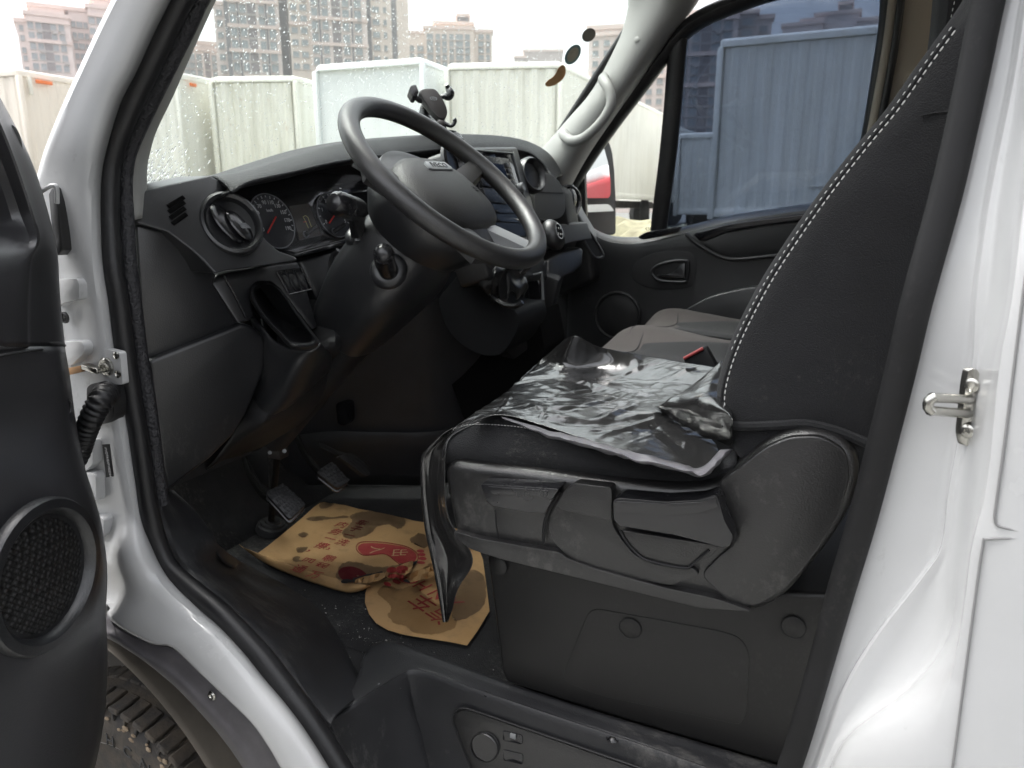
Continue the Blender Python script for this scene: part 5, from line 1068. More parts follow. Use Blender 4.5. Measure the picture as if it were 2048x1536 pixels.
# ---------------------------------------------------------------- pedals
PED = empty('pedals', (-1.1, 1.25, .75)); PED.parent = VAN; PED.matrix_parent_inverse = VAN.matrix_world.inverted(); bpy.context.view_layer.update()
def pedal(pts, Y, arm, nx, ny):
    n_ = V((.60, -.50, .62)).normalized(); c = sum((V((x, y, 0)) for x, y in pts), V())/len(pts)
    pl = plane(c.x, c.y, Y, n_); Q = [P(p.x, p.y, pl=pl) for p in rnd(pts, 8)]
    prism('pedal_pad', Q, n_*-.014, M['rubber'], PED, bevel=.003)
    prism('pedal_plate', [q-n_*.018+V((0, 0, -.004)) for q in Q], n_*-.006, M['plastic_s'], PED, bevel=.001)
    A, B, C, D = [P(x, y, pl=pl) for x, y in (pts[0], pts[1], pts[2], pts[3])]
    bm = bmesh.new()
    for i in range(nx):
        for j in range(ny):
            s, t = (i+.5+.25*(j % 2)-.12)/nx, (j+.5)/ny
            if not (.06 < s < .95): continue
            p = (A*(1-s)+B*s)*(1-t)+(D*(1-s)+C*s)*t
            ex = ((B-A)*.36/nx); ey = ((D-A)*.34/ny)
            prism_bm([p+n_*.0025+ex*a+ey*b for a, b in ((-1, -1), (1, -1), (1, 1), (-1, 1))], n_*-.004, .0006, 1, bm)
    mesh_bm('pad_studs', bm, M['rubber'], PED, kind='stuff')
    tube('pedal_arm', [P(x, y, Y=yy) for x, y, yy in arm], [.010]*len(arm), M['black'], PED, n=8, n_in=4, flat=.6)
pedal([(530, 985), (563, 965), (598, 971), (614, 1006), (582, 1044), (560, 1028)][0:1]+[(566, 966), (613, 1008), (580, 1040)], 1.10, [(548, 1005, 1.14), (522, 985, 1.15), (500, 950, 1.17), (488, 915, 1.19), (478, 870, 1.2)], 7, 7)
pedal([(632, 944), (664, 922), (700, 962), (676, 978)], 1.24, [(650, 955, 1.28), (622, 925, 1.29), (606, 900, 1.30), (590, 865, 1.31), (570, 820, 1.33)], 5, 6)
pl = plane(715, 928, 1.42, (.7, -.2, .6))
ga = prism('accelerator_pad', [P(p.x, p.y, pl=pl) for p in rnd([(676, 912), (700, 905), (724, 918), (742, 948), (732, 953), (705, 932)], 5)], (-.01, 0, -.006), M['rubber'], PED, bevel=.002)
for k in range(4): tube('pad_groove', [P(x+5*k, y-3*k, pl=(pl[0]+pl[1]*.0008, pl[1])) for x, y in ((700, 922), (716, 934), (730, 950))], .0012, M['plastic_m'], ga, n=5)
tube('accelerator_arm', [P(700, 915, Y=1.44), P(670, 905, Y=1.45), P(640, 890, Y=1.46)], .007, M['plastic_m'], PED, n=8)
# steering shaft and joint under the dash
tube('steering_shaft', [P(556, 880, Y=1.16), P(552, 940, Y=1.2), P(545, 1000, Y=1.25), P(542, 1045, Y=1.28)], .008, mat('rusty_shaft', (.010, .009, .0085), .7, spec=.2), PED, n=10)
lathe('floor_boot', P(545, 1046, Y=1.28), (.25, 0, 1), [(.04, -.02), (.036, -.004), (.03, -.002), (.028, .003), (.02, .004), (.018, .008), (.011, .009)], M['plastic_m'], PED, n=28)
bx_ = box('shaft_joint', P(556, 902, Y=1.15), (.035, .03, .03), mat('joint', (.03, .025, .022), .5), PED, bevel=.004)
for x, y in ((540, 905), (569, 902)): lathe('joint_bolt', P(x, y, Y=1.135), (.5, -.7, .2), [(.0045, 0), (.0045, .003), (.002, .0035)], M['silver'], PED, n=8)
prism('footwell_shield', [P(x, y, Y=1.22) for x, y in [(470, 880), (505, 868), (537, 880), (538, 978), (520, 965), (495, 920)]], (-.01, .01, 0), M['plastic_m'], PED, bevel=.003)
# ================================================================ seats
SEAT = empty('driver_seat', (-.2, 1.15, .70)); SEAT.parent = VAN; SEAT.matrix_parent_inverse = VAN.matrix_world.inverted(); bpy.context.view_layer.update()
# cushion: columns run front to back, rows run from the outer side over the top to the inner side
side_low = [(884, 925), (900, 930), (960, 936), (1060, 950), (1180, 964), (1300, 976), (1400, 980), (1470, 960)]
side_up = [(886, 900), (900, 895), (960, 900), (1060, 915), (1180, 930), (1300, 945), (1400, 950), (1470, 930)]
seam = [(900, 872), (925, 852), (975, 846), (1060, 858), (1180, 882), (1300, 905), (1400, 918), (1470, 905)]
r0 = [P(*p, Y=.925) for p in side_low]; r1 = [P(*p, Y=.912) for p in side_up]; r2 = [P(*p, Y=.94) for p in seam]
def acr(dy, dz, dx=0): return [V((p.x+dx*(1 if k == 0 else .5 if k == 1 else 0), .94+dy, p.z+dz-(.02 if k == 0 else 0))) for k, p in enumerate(r2)]
CUSH = grid('seat_cushion', [r0, r1, r2, acr(.05, .010), acr(.10, -.002), acr(.21, -.012), acr(.32, -.002), acr(.37, .010), acr(.43, .0), acr(.455, -.05), acr(.45, -.10)], M['fabric'], SEAT, su=4, sv=4, thick=.01)
grid('cushion_front', [[V((r0[0].x+.012, y, z)) for z in (r0[0].z-.05, r0[0].z, r1[0].z, r2[0].z-.005)] for y in (.925, 1.0, 1.15, 1.3, 1.39)], M['fabric'], SEAT, su=3, sv=3, thick=.01)
def stitches(name, pts, parent, L=.0075, gap=.0055, r=.0011, nrm=V((0, -1, 0))):
    pts = spline(pts, 12); bm = bmesh.new(); acc = 0; i = 0; seg = []
    cum = [0]
    for a, b in zip(pts, pts[1:]): cum.append(cum[-1]+(b-a).length)
    def at(s):
        for k in range(len(cum)-1):
            if cum[k+1] >= s: t = (s-cum[k])/max(1e-9, cum[k+1]-cum[k]); return pts[k]*(1-t)+pts[k+1]*t
        return pts[-1]
    s = 0
    while s+L < cum[-1]:
        a, b = at(s), at(s+L); tube(name, [a, (a+b)/2+nrm*r*.6, b], [r*.7, r, r*.7], None, None, n=6, bm=bm); s += L+gap
    return mesh_bm(name, bm, M['stitch'], parent, kind='stuff', label='row of white stitches')
stitches('stitching', [P(x, y, Y=.936) for x, y in [(905, 860), (940, 849), (1000, 850), (1060, 857), (1130, 869), (1200, 883), (1300, 904)]], CUSH, L=.0032, gap=.0022, r=.0006)
# backrest
fe = [(1470, 905), (1446, 850), (1440, 800), (1447, 755), (1465, 700), (1492, 640), (1535, 560), (1590, 475), (1650, 390), (1720, 300), (1790, 215), (1850, 130), (1905, 55), (1950, -10), (1985, -80)]
rows = []
for k, (x, y) in enumerate(fe):
    p = P(x, y, Y=.945); t = min(1, k/4); w = .20 if k < 10 else .20-.012*(k-9)
    lean = V((1, 0, -.25)).normalized()
    def q(dx, Y): return V((p.x, 0, p.z))+lean*dx+V((0, Y, 0))
    rows.append([q(w, 1.0), q(w, .952), q(w-.03, .93), q(.09, .922), q(.035, .925), q(.012, .932), q(.0, .947), q(-.008, .968), q(-.004, 1.0), q(.03, 1.06), q(.045, 1.15), q(.03, 1.24), q(-.004, 1.31), q(.0, 1.37), q(.05, 1.40), q(w-.04, 1.38), q(w, 1.33)])
BK = grid('backrest', rows, M['fabric'], SEAT, su=5, sv=6, thick=.0, disp=lambda p, i, j: p+V((0, .0035*noise.noise(p*9)+.0016*noise.noise(p*28), .0)) if .08 < j < .36 else p)
gA = [(x+7, y+2) for x, y in fe[1:]]
stitches('stitching', [P(x+9, y+1, Y=.926) for x, y in fe[1:13]], BK, L=.0052, gap=.0032, r=.0008)
stitches('stitching', [P(x-2, y-1, Y=.935) for x, y in fe[4:13]], BK, L=.0040, gap=.0048, r=.0006)
tube('backrest_seam', [P(x+3.5, y, Y=.936) for x, y in fe[1:13]], .0018, M['fabric'], BK, n=6, n_in=4)
tube('side_seam', [P(1842, 232, Y=.921), P(1870, 226, Y=.921), P(1900, 223, Y=.921)], .0013, M['fabric'], BK, n=6, n_in=4)
tube('backrest_hem', [P(x, y, Y=.918) for x, y in [(1446, 846), (1475, 852), (1520, 852), (1560, 850), (1610, 848), (1660, 858), (1700, 872), (1745, 892)]], .006, M['fabric'], BK, n=8, n_in=4)
# plastic side trim with recliner cover
tr_o = [(888, 928), (893, 990), (903, 1050), (915, 1078), (940, 1102), (1000, 1122), (1100, 1146), (1230, 1178), (1330, 1202), (1410, 1220), (1470, 1228), (1520, 1222), (1565, 1198), (1600, 1162), (1650, 1100), (1690, 1040), (1712, 985), (1718, 940), (1708, 905), (1685, 880), (1650, 866), (1610, 860), (1565, 870), (1520, 893), (1480, 928), (1445, 955), (1400, 968), (1330, 970), (1200, 958), (1050, 940), (950, 930)]
TRM = prism('side_trim', [P(p.x, p.y, Y=.898) for p in spline([V((x, y, 0)) for x, y in tr_o], 2, True)], (0, .06, 0), M['plastic_g'], SEAT, bevel=.016, seg=4)
def tp(pts, Y, dep=.02, m_=None, bev=.006, name='trim_piece', r=6, seg=3, parent=None, label=None):
    return prism(name, [P(p.x, p.y, Y=Y) for p in rnd(pts, r)], (0, dep, 0), m_ or M['plastic_g'], parent or TRM, bevel=bev, seg=seg, label=label)
# raised lower ridge, middle bridge and recliner boss
tp([(905, 1062), (960, 1078), (1120, 1105), (1135, 1118), (1190, 1138), (1330, 1176), (1430, 1197), (1505, 1223), (1400, 1216), (1230, 1174), (1100, 1142), (1000, 1118), (940, 1098), (915, 1078)], .886, .02, bev=.010, name='lower_ridge', r=10)
tp([(1095, 1048), (1108, 1012), (1128, 982), (1150, 966), (1222, 975), (1227, 990), (1224, 1050), (1240, 1075), (1268, 1110), (1310, 1130), (1385, 1135), (1400, 1150), (1340, 1172), (1190, 1140), (1130, 1110), (1105, 1080)], .890, .02, bev=.007, name='bridge', r=12)
tp([(1112, 1008), (1130, 980), (1150, 967), (1222, 975), (1224, 990), (1222, 1042), (1210, 1040), (1120, 1018)], .876, .02, bev=.008, name='bridge_cap', r=6)
tp([(1435, 965), (1480, 935), (1530, 895), (1580, 874), (1640, 872), (1690, 900), (1700, 950), (1680, 1030), (1630, 1110), (1575, 1175), (1520, 1210), (1470, 1216), (1400, 1150), (1440, 1110), (1472, 1085), (1455, 1045), (1440, 1005)], .8925, .02, bev=.0048, name='recliner_cover', r=18)
# dark lever pockets
tp([(968, 1000), (1108, 1000), (1092, 1046), (1088, 1092), (1000, 1080), (990, 1018)], .8972, .004, M['plastic_g'], .001, 'pocket_floor')
tube('trim_groove', [P(x, y, Y=.8975) for x, y in [(990, 1020), (992, 1050), (997, 1078)]], .0011, M['plastic_m'], TRM, n=6)
tube('trim_groove', [P(x, y, Y=.8905) for x, y in [(1120, 985), (1098, 1020), (1088, 1050), (1087, 1085)]], .0022, M['plastic_m'], TRM, n=6, n_in=3)
tp([(1240, 1060), (1440, 1092), (1425, 1110), (1372, 1135), (1300, 1122), (1268, 1100)], .8885, .004, M['plastic_g'], .001, 'pocket_floor', r=10)
tube('trim_groove', [P(x, y, Y=.8875) for x, y in [(1240, 1060), (1252, 1082), (1275, 1108), (1300, 1122), (1368, 1136), (1385, 1128), (1418, 1100)]], .002, M['plastic_m'], TRM, n=6, n_in=3)
tube('trim_groove', [P(x, y, Y=.885) for x, y in [(1436, 985), (1448, 1010), (1460, 1040), (1470, 1070), (1462, 1092)]], .0028, M['plastic_m'], TRM, n=6, n_in=3)
# levers
LV1 = tp([(961, 968), (1118, 978), (1108, 992), (1092, 1022), (1088, 1026), (1040, 1022), (985, 1011), (972, 1000)], .866, .03, M['plastic_s'], .008, 'seat_lever', 4, label='slim front seat lever')
tp([(975, 973), (1098, 981), (1090, 994), (985, 988)], .8635, .006, M['plastic_s'], .004, 'lever_grip', 3, parent=LV1)
LV2 = tp([(1226, 1000), (1238, 996), (1330, 1004), (1400, 1000), (1432, 990), (1440, 1010), (1448, 1040), (1466, 1072), (1460, 1092), (1448, 1096), (1350, 1070), (1240, 1052), (1228, 1040)], .856, .034, M['plastic_s'], .009, 'seat_lever', 5, label='wide rear seat lever')
tp([(1228, 1002), (1330, 1008), (1400, 1004), (1430, 994), (1436, 1014), (1400, 1026), (1330, 1032), (1229, 1024)], .8535, .006, M['plastic_s'], .005, 'lever_grip', 4, parent=LV2)
# seat base box
bs = [(972, 1110), (988, 1230), (1003, 1345), (1012, 1366), (1180, 1420), (1400, 1486), (1560, 1532), (1700, 1580), (1760, 1200), (1650, 1188), (1500, 1180)]
BASE = prism('seat_base', [P(x, y, Y=.955) for x, y in bs], (0, .42, 0), M['base'], SEAT, bevel=.008, seg=3)
tp([(1180, 1215), (1440, 1262), (1482, 1275), (1500, 1310), (1492, 1430), (1480, 1450), (1200, 1392), (1120, 1360)], 0.9537, .004, M['base'], .001, 'base_panel', 24, parent=BASE)
for x, y, r_ in ((1260, 1257, .0165), (1587, 1255, .0155), (997, 1133, .0145)):
    c = P(x, y, Y=.952)
    lathe('base_cap', c, (0, -1, 0), [(r_, -.001), (r_, .0005), (r_*.93, .0012), (r_*.1, .0012)], M['base'], BASE, n=32)
    tube('cap_groove', [c+V((r_*math.cos(t), -.0006, r_*math.sin(t))) for t in [2*math.pi*k/32 for k in range(32)]], .0008, M['plastic_m'], BASE, n=5, closed=True)
# passenger bench: cushion with brown bolster and black inserts, backrest
BEN = empty('passenger_bench', (-.2, 1.98, .70)); BEN.parent = VAN; BEN.matrix_parent_inverse = VAN.matrix_world.inverted(); bpy.context.view_layer.update()
def bz_(y):   # two seats side by side: raised rim between and at the ends
    t = (y-1.52)/.86
    return .012*math.cos(t*4*math.pi)
fx, zt = -.60, 1.155
prof = [(-.56, .95, 0), (-.585, 1.06, 0), (-.60, 1.115, .3), (-.575, 1.155, 1), (-.52, 1.175, 1), (-.42, 1.165, 1), (-.30, 1.15, 1), (-.15, 1.14, 1), (.05, 1.13, 1)]
yy = [1.50, 1.53, 1.60, 1.72, 1.84, 1.92, 1.955, 1.99, 2.08, 2.20, 2.30, 2.37, 2.40]
grid('bench_cushion', [[V((x, y, z+k*bz_(y)-(.05 if y in (1.50, 2.40) else 0))) for y in yy] for x, z, k in prof], M['fabric_b'], BEN, su=3, sv=4, thick=.006)
def insert(y0, y1):
    rows = []
    for t in (0, .2, .5, .8, 1):
        x = -.44+.5*t; pin = .10 if t == 0 else .03 if t == .2 else 0
        rows.append([V((x-(.03 if 0 < j < 4 and t == 0 else 0), y0+pin+(y1-y0-2*pin)*s, 1.166-.03*t+bz_(y0+pin+(y1-y0-2*pin)*s)+(.006 if 0 < j < 4 else -.004))) for j, s in enumerate((0, .12, .5, .88, 1))])
    return grid('seat_insert', rows, M['fabric'], BEN, su=4, sv=4, thick=.003, label='black fabric insert')
insert(1.56, 1.93); insert(1.99, 2.34)
for x in (-.50, -.535): tube('bench_seam', [V((x+.03*(1-math.cos((y-1.52)/.86*4*math.pi))*.5, y, 1.172+bz_(y)+.001)) for y in yy[1:-1]], .0016, M['plastic_m'], BEN, n=6, n_in=3)
grid('bench_backrest', [[V((x+.03*math.cos((y-1.52)/.86*4*math.pi), y, z)) for y in yy] for x, z in ((.02, 1.08), (.04, 1.25), (.10, 1.5), (.17, 1.72), (.22, 1.85), (.30, 1.88))], M['fabric'], BEN, su=3, sv=3, thick=.01)
hr = grid('headrest', [[P(x, y, Y=yy_) for x, y, yy_ in r_] for r_ in (((1880, -30, 1.62), (1905, -40, 1.55), (1960, -40, 1.6)), ((1872, 60, 1.62), (1895, 50, 1.54), (1960, 50, 1.6)), ((1866, 110, 1.63), (1890, 118, 1.55), (1960, 120, 1.6)), ((1868, 150, 1.66), (1892, 160, 1.6), (1960, 160, 1.66)))], M['fabric'], BEN, su=5, sv=5, thick=.01)
stitches('stitching', [P(x, y, Y=1.533) for x, y in [(1912, -10), (1903, 30), (1896, 70), (1890, 105)]], hr, L=.005, gap=.005, r=.0008)
# belt buckle standing between the seats
bk = prism('belt_buckle', [P(x, y, Y=1.44) for x, y in [(1366, 716), (1404, 694), (1412, 694), (1440, 745), (1420, 770), (1380, 760)]], (0, .02, 0), M['plastic_m'], VAN, bevel=.003)
tube('buckle_button', [P(1368, 717, Y=1.436), P(1406, 697, Y=1.436)], 0.0036, mat('red_buckle', (.38, .06, .06), .45), bk, n=10)
# ================================================================ loose things in the cab
# ---- phone holder on the dash top
PH = empty('phone_holder', P(885, 268, Y=1.62), 'black spring clamp phone holder on a sucker on top of the dashboard', 'phone holder')
hb0 = P(897, 266, Y=1.64)
lathe('sucker_base', hb0+V((0, 0, -.02)), (0, 0, 1), [(.040, 0), (.040, .006), (.034, .010), (.030, .018), (.018, .024)], M['plastic_s'], PH, n=32)
prism('base_lever', [P(x, y, Y=1.62) for x, y in [(872, 256), (905, 260), (904, 266), (880, 266)]], (0, .02, 0), M['plastic_s'], PH, bevel=.002)
tube('support_arm', [P(884, 262, Y=1.65), P(862, 250, Y=1.66), P(850, 236, Y=1.66), P(852, 215, Y=1.66), P(862, 205, Y=1.64)], [.016, .018, .016, .014, .012], M['plastic_s'], PH, n=12, n_in=4)
hn = V((.62, -.62, .35)).normalized(); hpl = (P(868, 208, Y=1.60), hn)
fp = [(840, 184), (845, 177), (862, 175), (872, 178), (882, 190), (890, 204), (896, 220), (895, 232), (888, 238), (876, 235), (862, 220), (850, 204), (843, 193)]
M['ph_face'] = mat('brown_black_holder_face', (.035, .030, .029), .38)
prism('holder_edge', [P(p.x, p.y, pl=hpl) for p in spline([V((x-2, y+1, 0)) for x, y in fp], 3, True)], hn*-.014, M['plastic_g'], PH, bevel=.004)
prism('holder_plate', [P(p.x, p.y, pl=(hpl[0]+hn*.003, hn)) for p in spline([V((868+(x-868)*.95, 207+(y-207)*.95, 0)) for x, y in fp], 3, True)], hn*-.006, M['ph_face'], PH, bevel=.002)
def hp(x, y, h=0.0): return P(x, y, pl=(hpl[0]+hn*h, hn))
tube('maker_mark', [hp(p.x, p.y, .0035) for p in ell(867, 197, 7, 3.2, rad(8), 20)], .0006, M['silver'], PH, n=5, closed=True)
text('maker_letters', 'EXIN', hp(867, 197, .0036), hp(877, 198)-hp(867, 197), hp(867, 190)-hp(867, 197), .008, M['silver'], PH)
cl1 = [(818, 178), (822, 171), (832, 169), (838, 184), (832, 193), (826, 192)]
prism('clamp_arm', [hp(p.x, p.y, .012) for p in rnd(cl1, 3)], hn*-.03, M['plastic_s'], PH, bevel=.003)
tube('clamp_link', [hp(830, 194, -.006), hp(838, 201, -.008), hp(848, 203, -.01)], .006, M['plastic_s'], PH, n=8)
tube('clamp_arm', [hp(893, 169, .012), hp(896, 176, .004), hp(901, 186, .004), hp(896, 193, -.002), hp(886, 193, -.008), hp(878, 197, -.01)], [.004, .007, .010, .010, .006, .005], M['plastic_s'], PH, n=10, n_in=4)
tube('foot_hook', [hp(884, 244, -.004), hp(898, 251, .0), hp(906, 250, .006), hp(910, 242, .010), hp(908, 238, .012)], [.006, .005, .0045, .005, .005], M['plastic_s'], PH, n=10, n_in=4)
prism('foot_tongue', [hp(x, y, .004) for x, y in [(875, 238), (890, 240), (890, 250), (882, 254), (877, 248)]], hn*-.01, M['ph_face'], PH, bevel=.003)
# ---- crumpled black plastic sheet over the driver seat
M['film'] = mat('black_plastic_film', (.024, .0235, .0235), .21, spec=1.0, coat=.9, coat_rough=.15, bump=(110, .25))
M['film_b'] = mat('pale_film_underside', (.20, .193, .208), .30, spec=.7, bump=(70, .4))
PS = empty('plastic_sheet', (-.35, 1.1, 1.2), 'crumpled shiny black plastic sheet spread over the driver seat cushion', 'plastic sheet')
def ridg(p, f, seed):
    n_ = noise.noise(V((p.x*f, p.y*f, seed))); return (1-abs(n_)*2.2)
CRS = []
_c = random.Random(21)
for _ in range(230):   # straight creases: direction, centre, half length, half width, height
    t_ = _c.gauss(.55, .75); w_ = .003+.017*_c.random()**2
    CRS.append((V((math.cos(t_), math.sin(t_))), V((_c.uniform(-.58, -.08), _c.uniform(.92, 1.46))), _c.uniform(.03, .14), w_, w_*_c.uniform(.12, .32)*_c.choice((1, 1, -1))))
def wrinkle(p, i, j):
    e = min(1, min(i, 1-i)*8+.25)
    wv = V((noise.noise(V((p.x*6, p.y*6, 3))), noise.noise(V((p.x*6, p.y*6, 9)))))*.02
    q = V((p.x, p.y))+wv; h = .0035*noise.noise(V((p.x*9, p.y*5, 1)))+.0006*noise.noise(V((p.x*60, p.y*60, 6)))
    for dv, c, l, w, a in CRS:
        r_ = q-c; u = abs(r_.dot(dv))
        if u > l: continue
        v_ = r_.x*dv.y-r_.y*dv.x
        if abs(v_) < w: h += a*(1-abs(v_)/w)*(1-u/l)
    return p+V((0, 0, h*e))
def fz(pts): return [P(x, y, Z=z) for x, y, z in pts]
rows = [fz([(905, 860, 1.192), (960, 837, 1.203), (1010, 830, 1.208), (1100, 855, 1.203), (1200, 888, 1.198), (1300, 920, 1.193), (1410, 944, 1.188)]),
        fz([(925, 843, 1.20), (1000, 812, 1.207), (1080, 805, 1.208), (1160, 822, 1.208), (1250, 850, 1.203), (1340, 880, 1.198), (1440, 905, 1.193)]),
        fz([(965, 815, 1.203), (1040, 776, 1.211), (1110, 772, 1.214), (1190, 782, 1.212), (1270, 802, 1.212), (1335, 815, 1.214), (1400, 832, 1.21)]),
        fz([(1010, 786, 1.205), (1070, 738, 1.218), (1130, 735, 1.226), (1200, 742, 1.222), (1280, 757, 1.222), (1350, 772, 1.228), (1425, 775, 1.235)]),
        fz([(1055, 748, 1.215), (1098, 706, 1.238), (1146, 672, 1.285), (1200, 694, 1.262), (1280, 710, 1.245), (1350, 722, 1.245), (1440, 736, 1.255)])]
grid('sheet', rows, M['film'], PS, su=34, sv=40, disp=wrinkle, thick=.0006, angle=60)
grid('folded_edge', [fz([(1000, 833, 1.211), (1065, 852, 1.209), (1150, 872, 1.207), (1250, 898, 1.203), (1350, 923, 1.200), (1398, 934, 1.199), (1440, 899, 1.206)]),
                     fz([(1005, 836, 1.214), (1075, 862, 1.212), (1170, 889, 1.210), (1270, 916, 1.206), (1370, 940, 1.203), (1408, 946, 1.201), (1458, 896, 1.208)]),
                     fz([(1008, 838, 1.206), (1080, 868, 1.205), (1180, 897, 1.200), (1280, 925, 1.196), (1375, 947, 1.192), (1412, 950, 1.191), (1464, 898, 1.2)])], M['film_b'], PS, su=14, sv=4,
     disp=lambda p, i, j: p+V((.002*ridg(p, 24, 5), .0, .003*ridg(p, 30, 2)-.002)), thick=.0006, angle=50)
grid('raised_fold', [fz([(1300, 812, 1.215), (1340, 838, 1.208), (1390, 862, 1.205), (1452, 890, 1.20)]),
                     fz([(1312, 812, 1.226), (1350, 828, 1.222), (1400, 852, 1.22), (1458, 882, 1.21)]),
                     fz([(1330, 800, 1.238), (1362, 812, 1.24), (1415, 830, 1.242), (1462, 862, 1.23)]),
                     fz([(1384, 768, 1.255), (1398, 788, 1.26), (1428, 800, 1.262), (1460, 835, 1.26)]),
                     [P(1440, 718, Y=1.08), P(1446, 750, Y=1.04), P(1452, 780, Y=1.0), P(1462, 810, Y=.985)]], M['film'], PS, su=12, sv=10, disp=lambda p, i, j: p+V((.003*ridg(p, 16, 3), .002*ridg(p, 20, 8), .003*ridg(p, 18, 5)-.003)), thick=.0006, angle=60)
Lh = [(905, 858, .952), (880, 874, .945), (856, 900, .945), (846, 922, .95), (848, 990, .955), (856, 1060, .955), (868, 1115, .95), (880, 1180, .945), (889, 1244, .94)]
Rh = [(1000, 832, .96), (940, 850, .935), (903, 872, .92), (890, 905, .905), (890, 970, .90), (900, 1040, .905), (945, 1118, .915), (915, 1180, .915), (894, 1246, .935)]
grid('hanging_flap', [[P(a[0]*(1-t)+b[0]*t, a[1]*(1-t)+b[1]*t, Y=(a[2]*(1-t)+b[2]*t)+.025*math.sin(math.pi*t)) for t in (0, .12, .4, .7, 1)] for a, b in zip(Lh, Rh)], M['film'], PS, su=8, sv=8,
     disp=lambda p, i, j: p+V((.004*noise.noise(V((p.y*60, p.z*8, 1))), .006*noise.noise(V((p.x*40, p.z*9, 4))), 0)), thick=.0008, angle=60)
tube('flap_edge', [P(x-1, y, Y=yy_-.004) for x, y, yy_ in Lh[1:]], [.0015, .002, .004, .005, .006, .006, .005, .003], M['film'], PS, n=8, n_in=4, flat=.4)
# ---- two torn kraft paper floor mats
def kraft():
    m = mat('kraft_paper', (.43, .275, .135), .82); N, L = nodes(m); b = N['Principled BSDF']; tc = N.new('ShaderNodeTexCoord')
    n = N.new('ShaderNodeTexNoise'); n.inputs['Scale'].default_value = 6; n.inputs['Detail'].default_value = 7; L.new(tc.outputs['Object'], n.inputs['Vector'])
    r = N.new('ShaderNodeValToRGB'); r.color_ramp.elements[0].position = .3; r.color_ramp.elements[1].position = .75
    r.color_ramp.elements[0].color = (.40, .235, .095, 1); r.color_ramp.elements[1].color = (.49, .305, .14, 1); L.new(n.outputs['Fac'], r.inputs[0]); L.new(r.outputs[0], b.inputs['Base Color'])
    n2 = N.new('ShaderNodeTexNoise'); n2.inputs['Scale'].default_value = 30; n2.inputs['Detail'].default_value = 4; L.new(tc.outputs['Object'], n2.inputs['Vector'])
    n3 = N.new('ShaderNodeTexNoise'); n3.inputs['Scale'].default_value = 14; n3.inputs['Detail'].default_value = 9; n3.inputs['Roughness'].default_value = .7; L.new(tc.outputs['Object'], n3.inputs['Vector'])
    m3 = N.new('ShaderNodeMapRange'); m3.inputs['From Min'].default_value = .52; m3.inputs['From Max'].default_value = .72; m3.inputs['To Max'].default_value = .6; L.new(n3.outputs['Fac'], m3.inputs['Value'])
    x3 = N.new('ShaderNodeMix'); x3.data_type = 'RGBA'; L.new(m3.outputs[0], x3.inputs['Factor']); L.new(r.outputs[0], x3.inputs[6]); x3.inputs[7].default_value = (.20, .13, .07, 1); L.new(x3.outputs[2], b.inputs['Base Color'])
    bp = N.new('ShaderNodeBump'); bp.inputs['Strength'].default_value = .25; bp.inputs['Distance'].default_value = .004; L.new(n2.outputs['Fac'], bp.inputs['Height']); L.new(bp.outputs[0], b.inputs['Normal']); return m
M['kraft'] = kraft(); M['ink'] = mat('red_print', (.30, .018, .024), .7, var=(40, 0, (.36, .06, .045))); M['ink_l'] = mat('paper_line', (.50, .33, .17), .8)
def stain_mat(name, c):
    m = bpy.data.materials.new(name); m.use_nodes = True; N, L = nodes(m); N.remove(N['Principled BSDF'])
    tr = N.new('ShaderNodeBsdfTransparent'); tr.inputs[0].default_value = (*c, 1); L.new(tr.outputs[0], N['Material Output'].inputs[0]); return m
M['stain'] = stain_mat('wet_stain', (.58, .60, .66)); M['stain2'] = stain_mat('dry_mud_stain', (.72, .71, .70))
def pz(x, y): return .714+.003*noise.noise(V((x*6, y*6, 2)))+.0012*noise.noise(V((x*22, y*22, 5)))
def onp(px, py, lift=0.0, base=0.0):
    z = .714
    for _ in range(4): p = P(px, py, Z=z+base+lift); z = pz(p.x, p.y)
    return P(px, py, Z=z+base+lift)
def fill(name, outline, m_, parent, lift, base=0.0, cuts=2, kind=None, label=None):
    bm = bmesh.new(); vsx = [bm.verts.new((p.x, p.y, 0)) for p in outline]; f = bm.faces.new(vsx)
    bmesh.ops.triangulate(bm, faces=[f])
    if cuts: 
        for _ in range(cuts): bmesh.ops.subdivide_edges(bm, edges=[e for e in bm.edges if e.calc_length() > 14], cuts=1, use_grid_fill=False); bmesh.ops.triangulate(bm, faces=bm.faces)
    for v in bm.verts: v.co = onp(v.co.x, v.co.y, lift, base if not callable(base) else base(v.co.x, v.co.y))
    bmesh.ops.recalc_face_normals(bm, faces=bm.faces)
    if sum(f.normal.z for f in bm.faces) < 0: bmesh.ops.reverse_faces(bm, faces=bm.faces)
    return mesh_bm(name, bm, m_, parent, kind=kind, label=label)
def jag(pts, amp, n=5, seed=0, closed=True):
    r_ = random.Random(seed); q = spline([V((x, y, 0)) for x, y in pts], n, closed); return [p+V((r_.uniform(-amp, amp), r_.uniform(-amp, amp), 0)) for p in q]
PA = empty('paper_floor_mat', onp(680, 1090), 'large kraft paper mat with red footprints and red Chinese slogans, beside the pedals', 'paper mat', 'paper floor mats')
PB = empty('paper_floor_mat', onp(860, 1220), 'rounded kraft paper mat with muddy stains, next to the seat base', 'paper mat', 'paper floor mats')
o2 = [(738, 1166), (731, 1185), (730, 1205), (738, 1228), (752, 1246), (775, 1260), (810, 1270), (860, 1278), (900, 1284), (934, 1291), (955, 1262), (979, 1222), (974, 1180), (966, 1120), (955, 1090), (900, 1095), (850, 1110), (790, 1140)]
fill('paper', [V((x, y, 0)) for x, y in o2], M['kraft'], PB, 0, cuts=3)
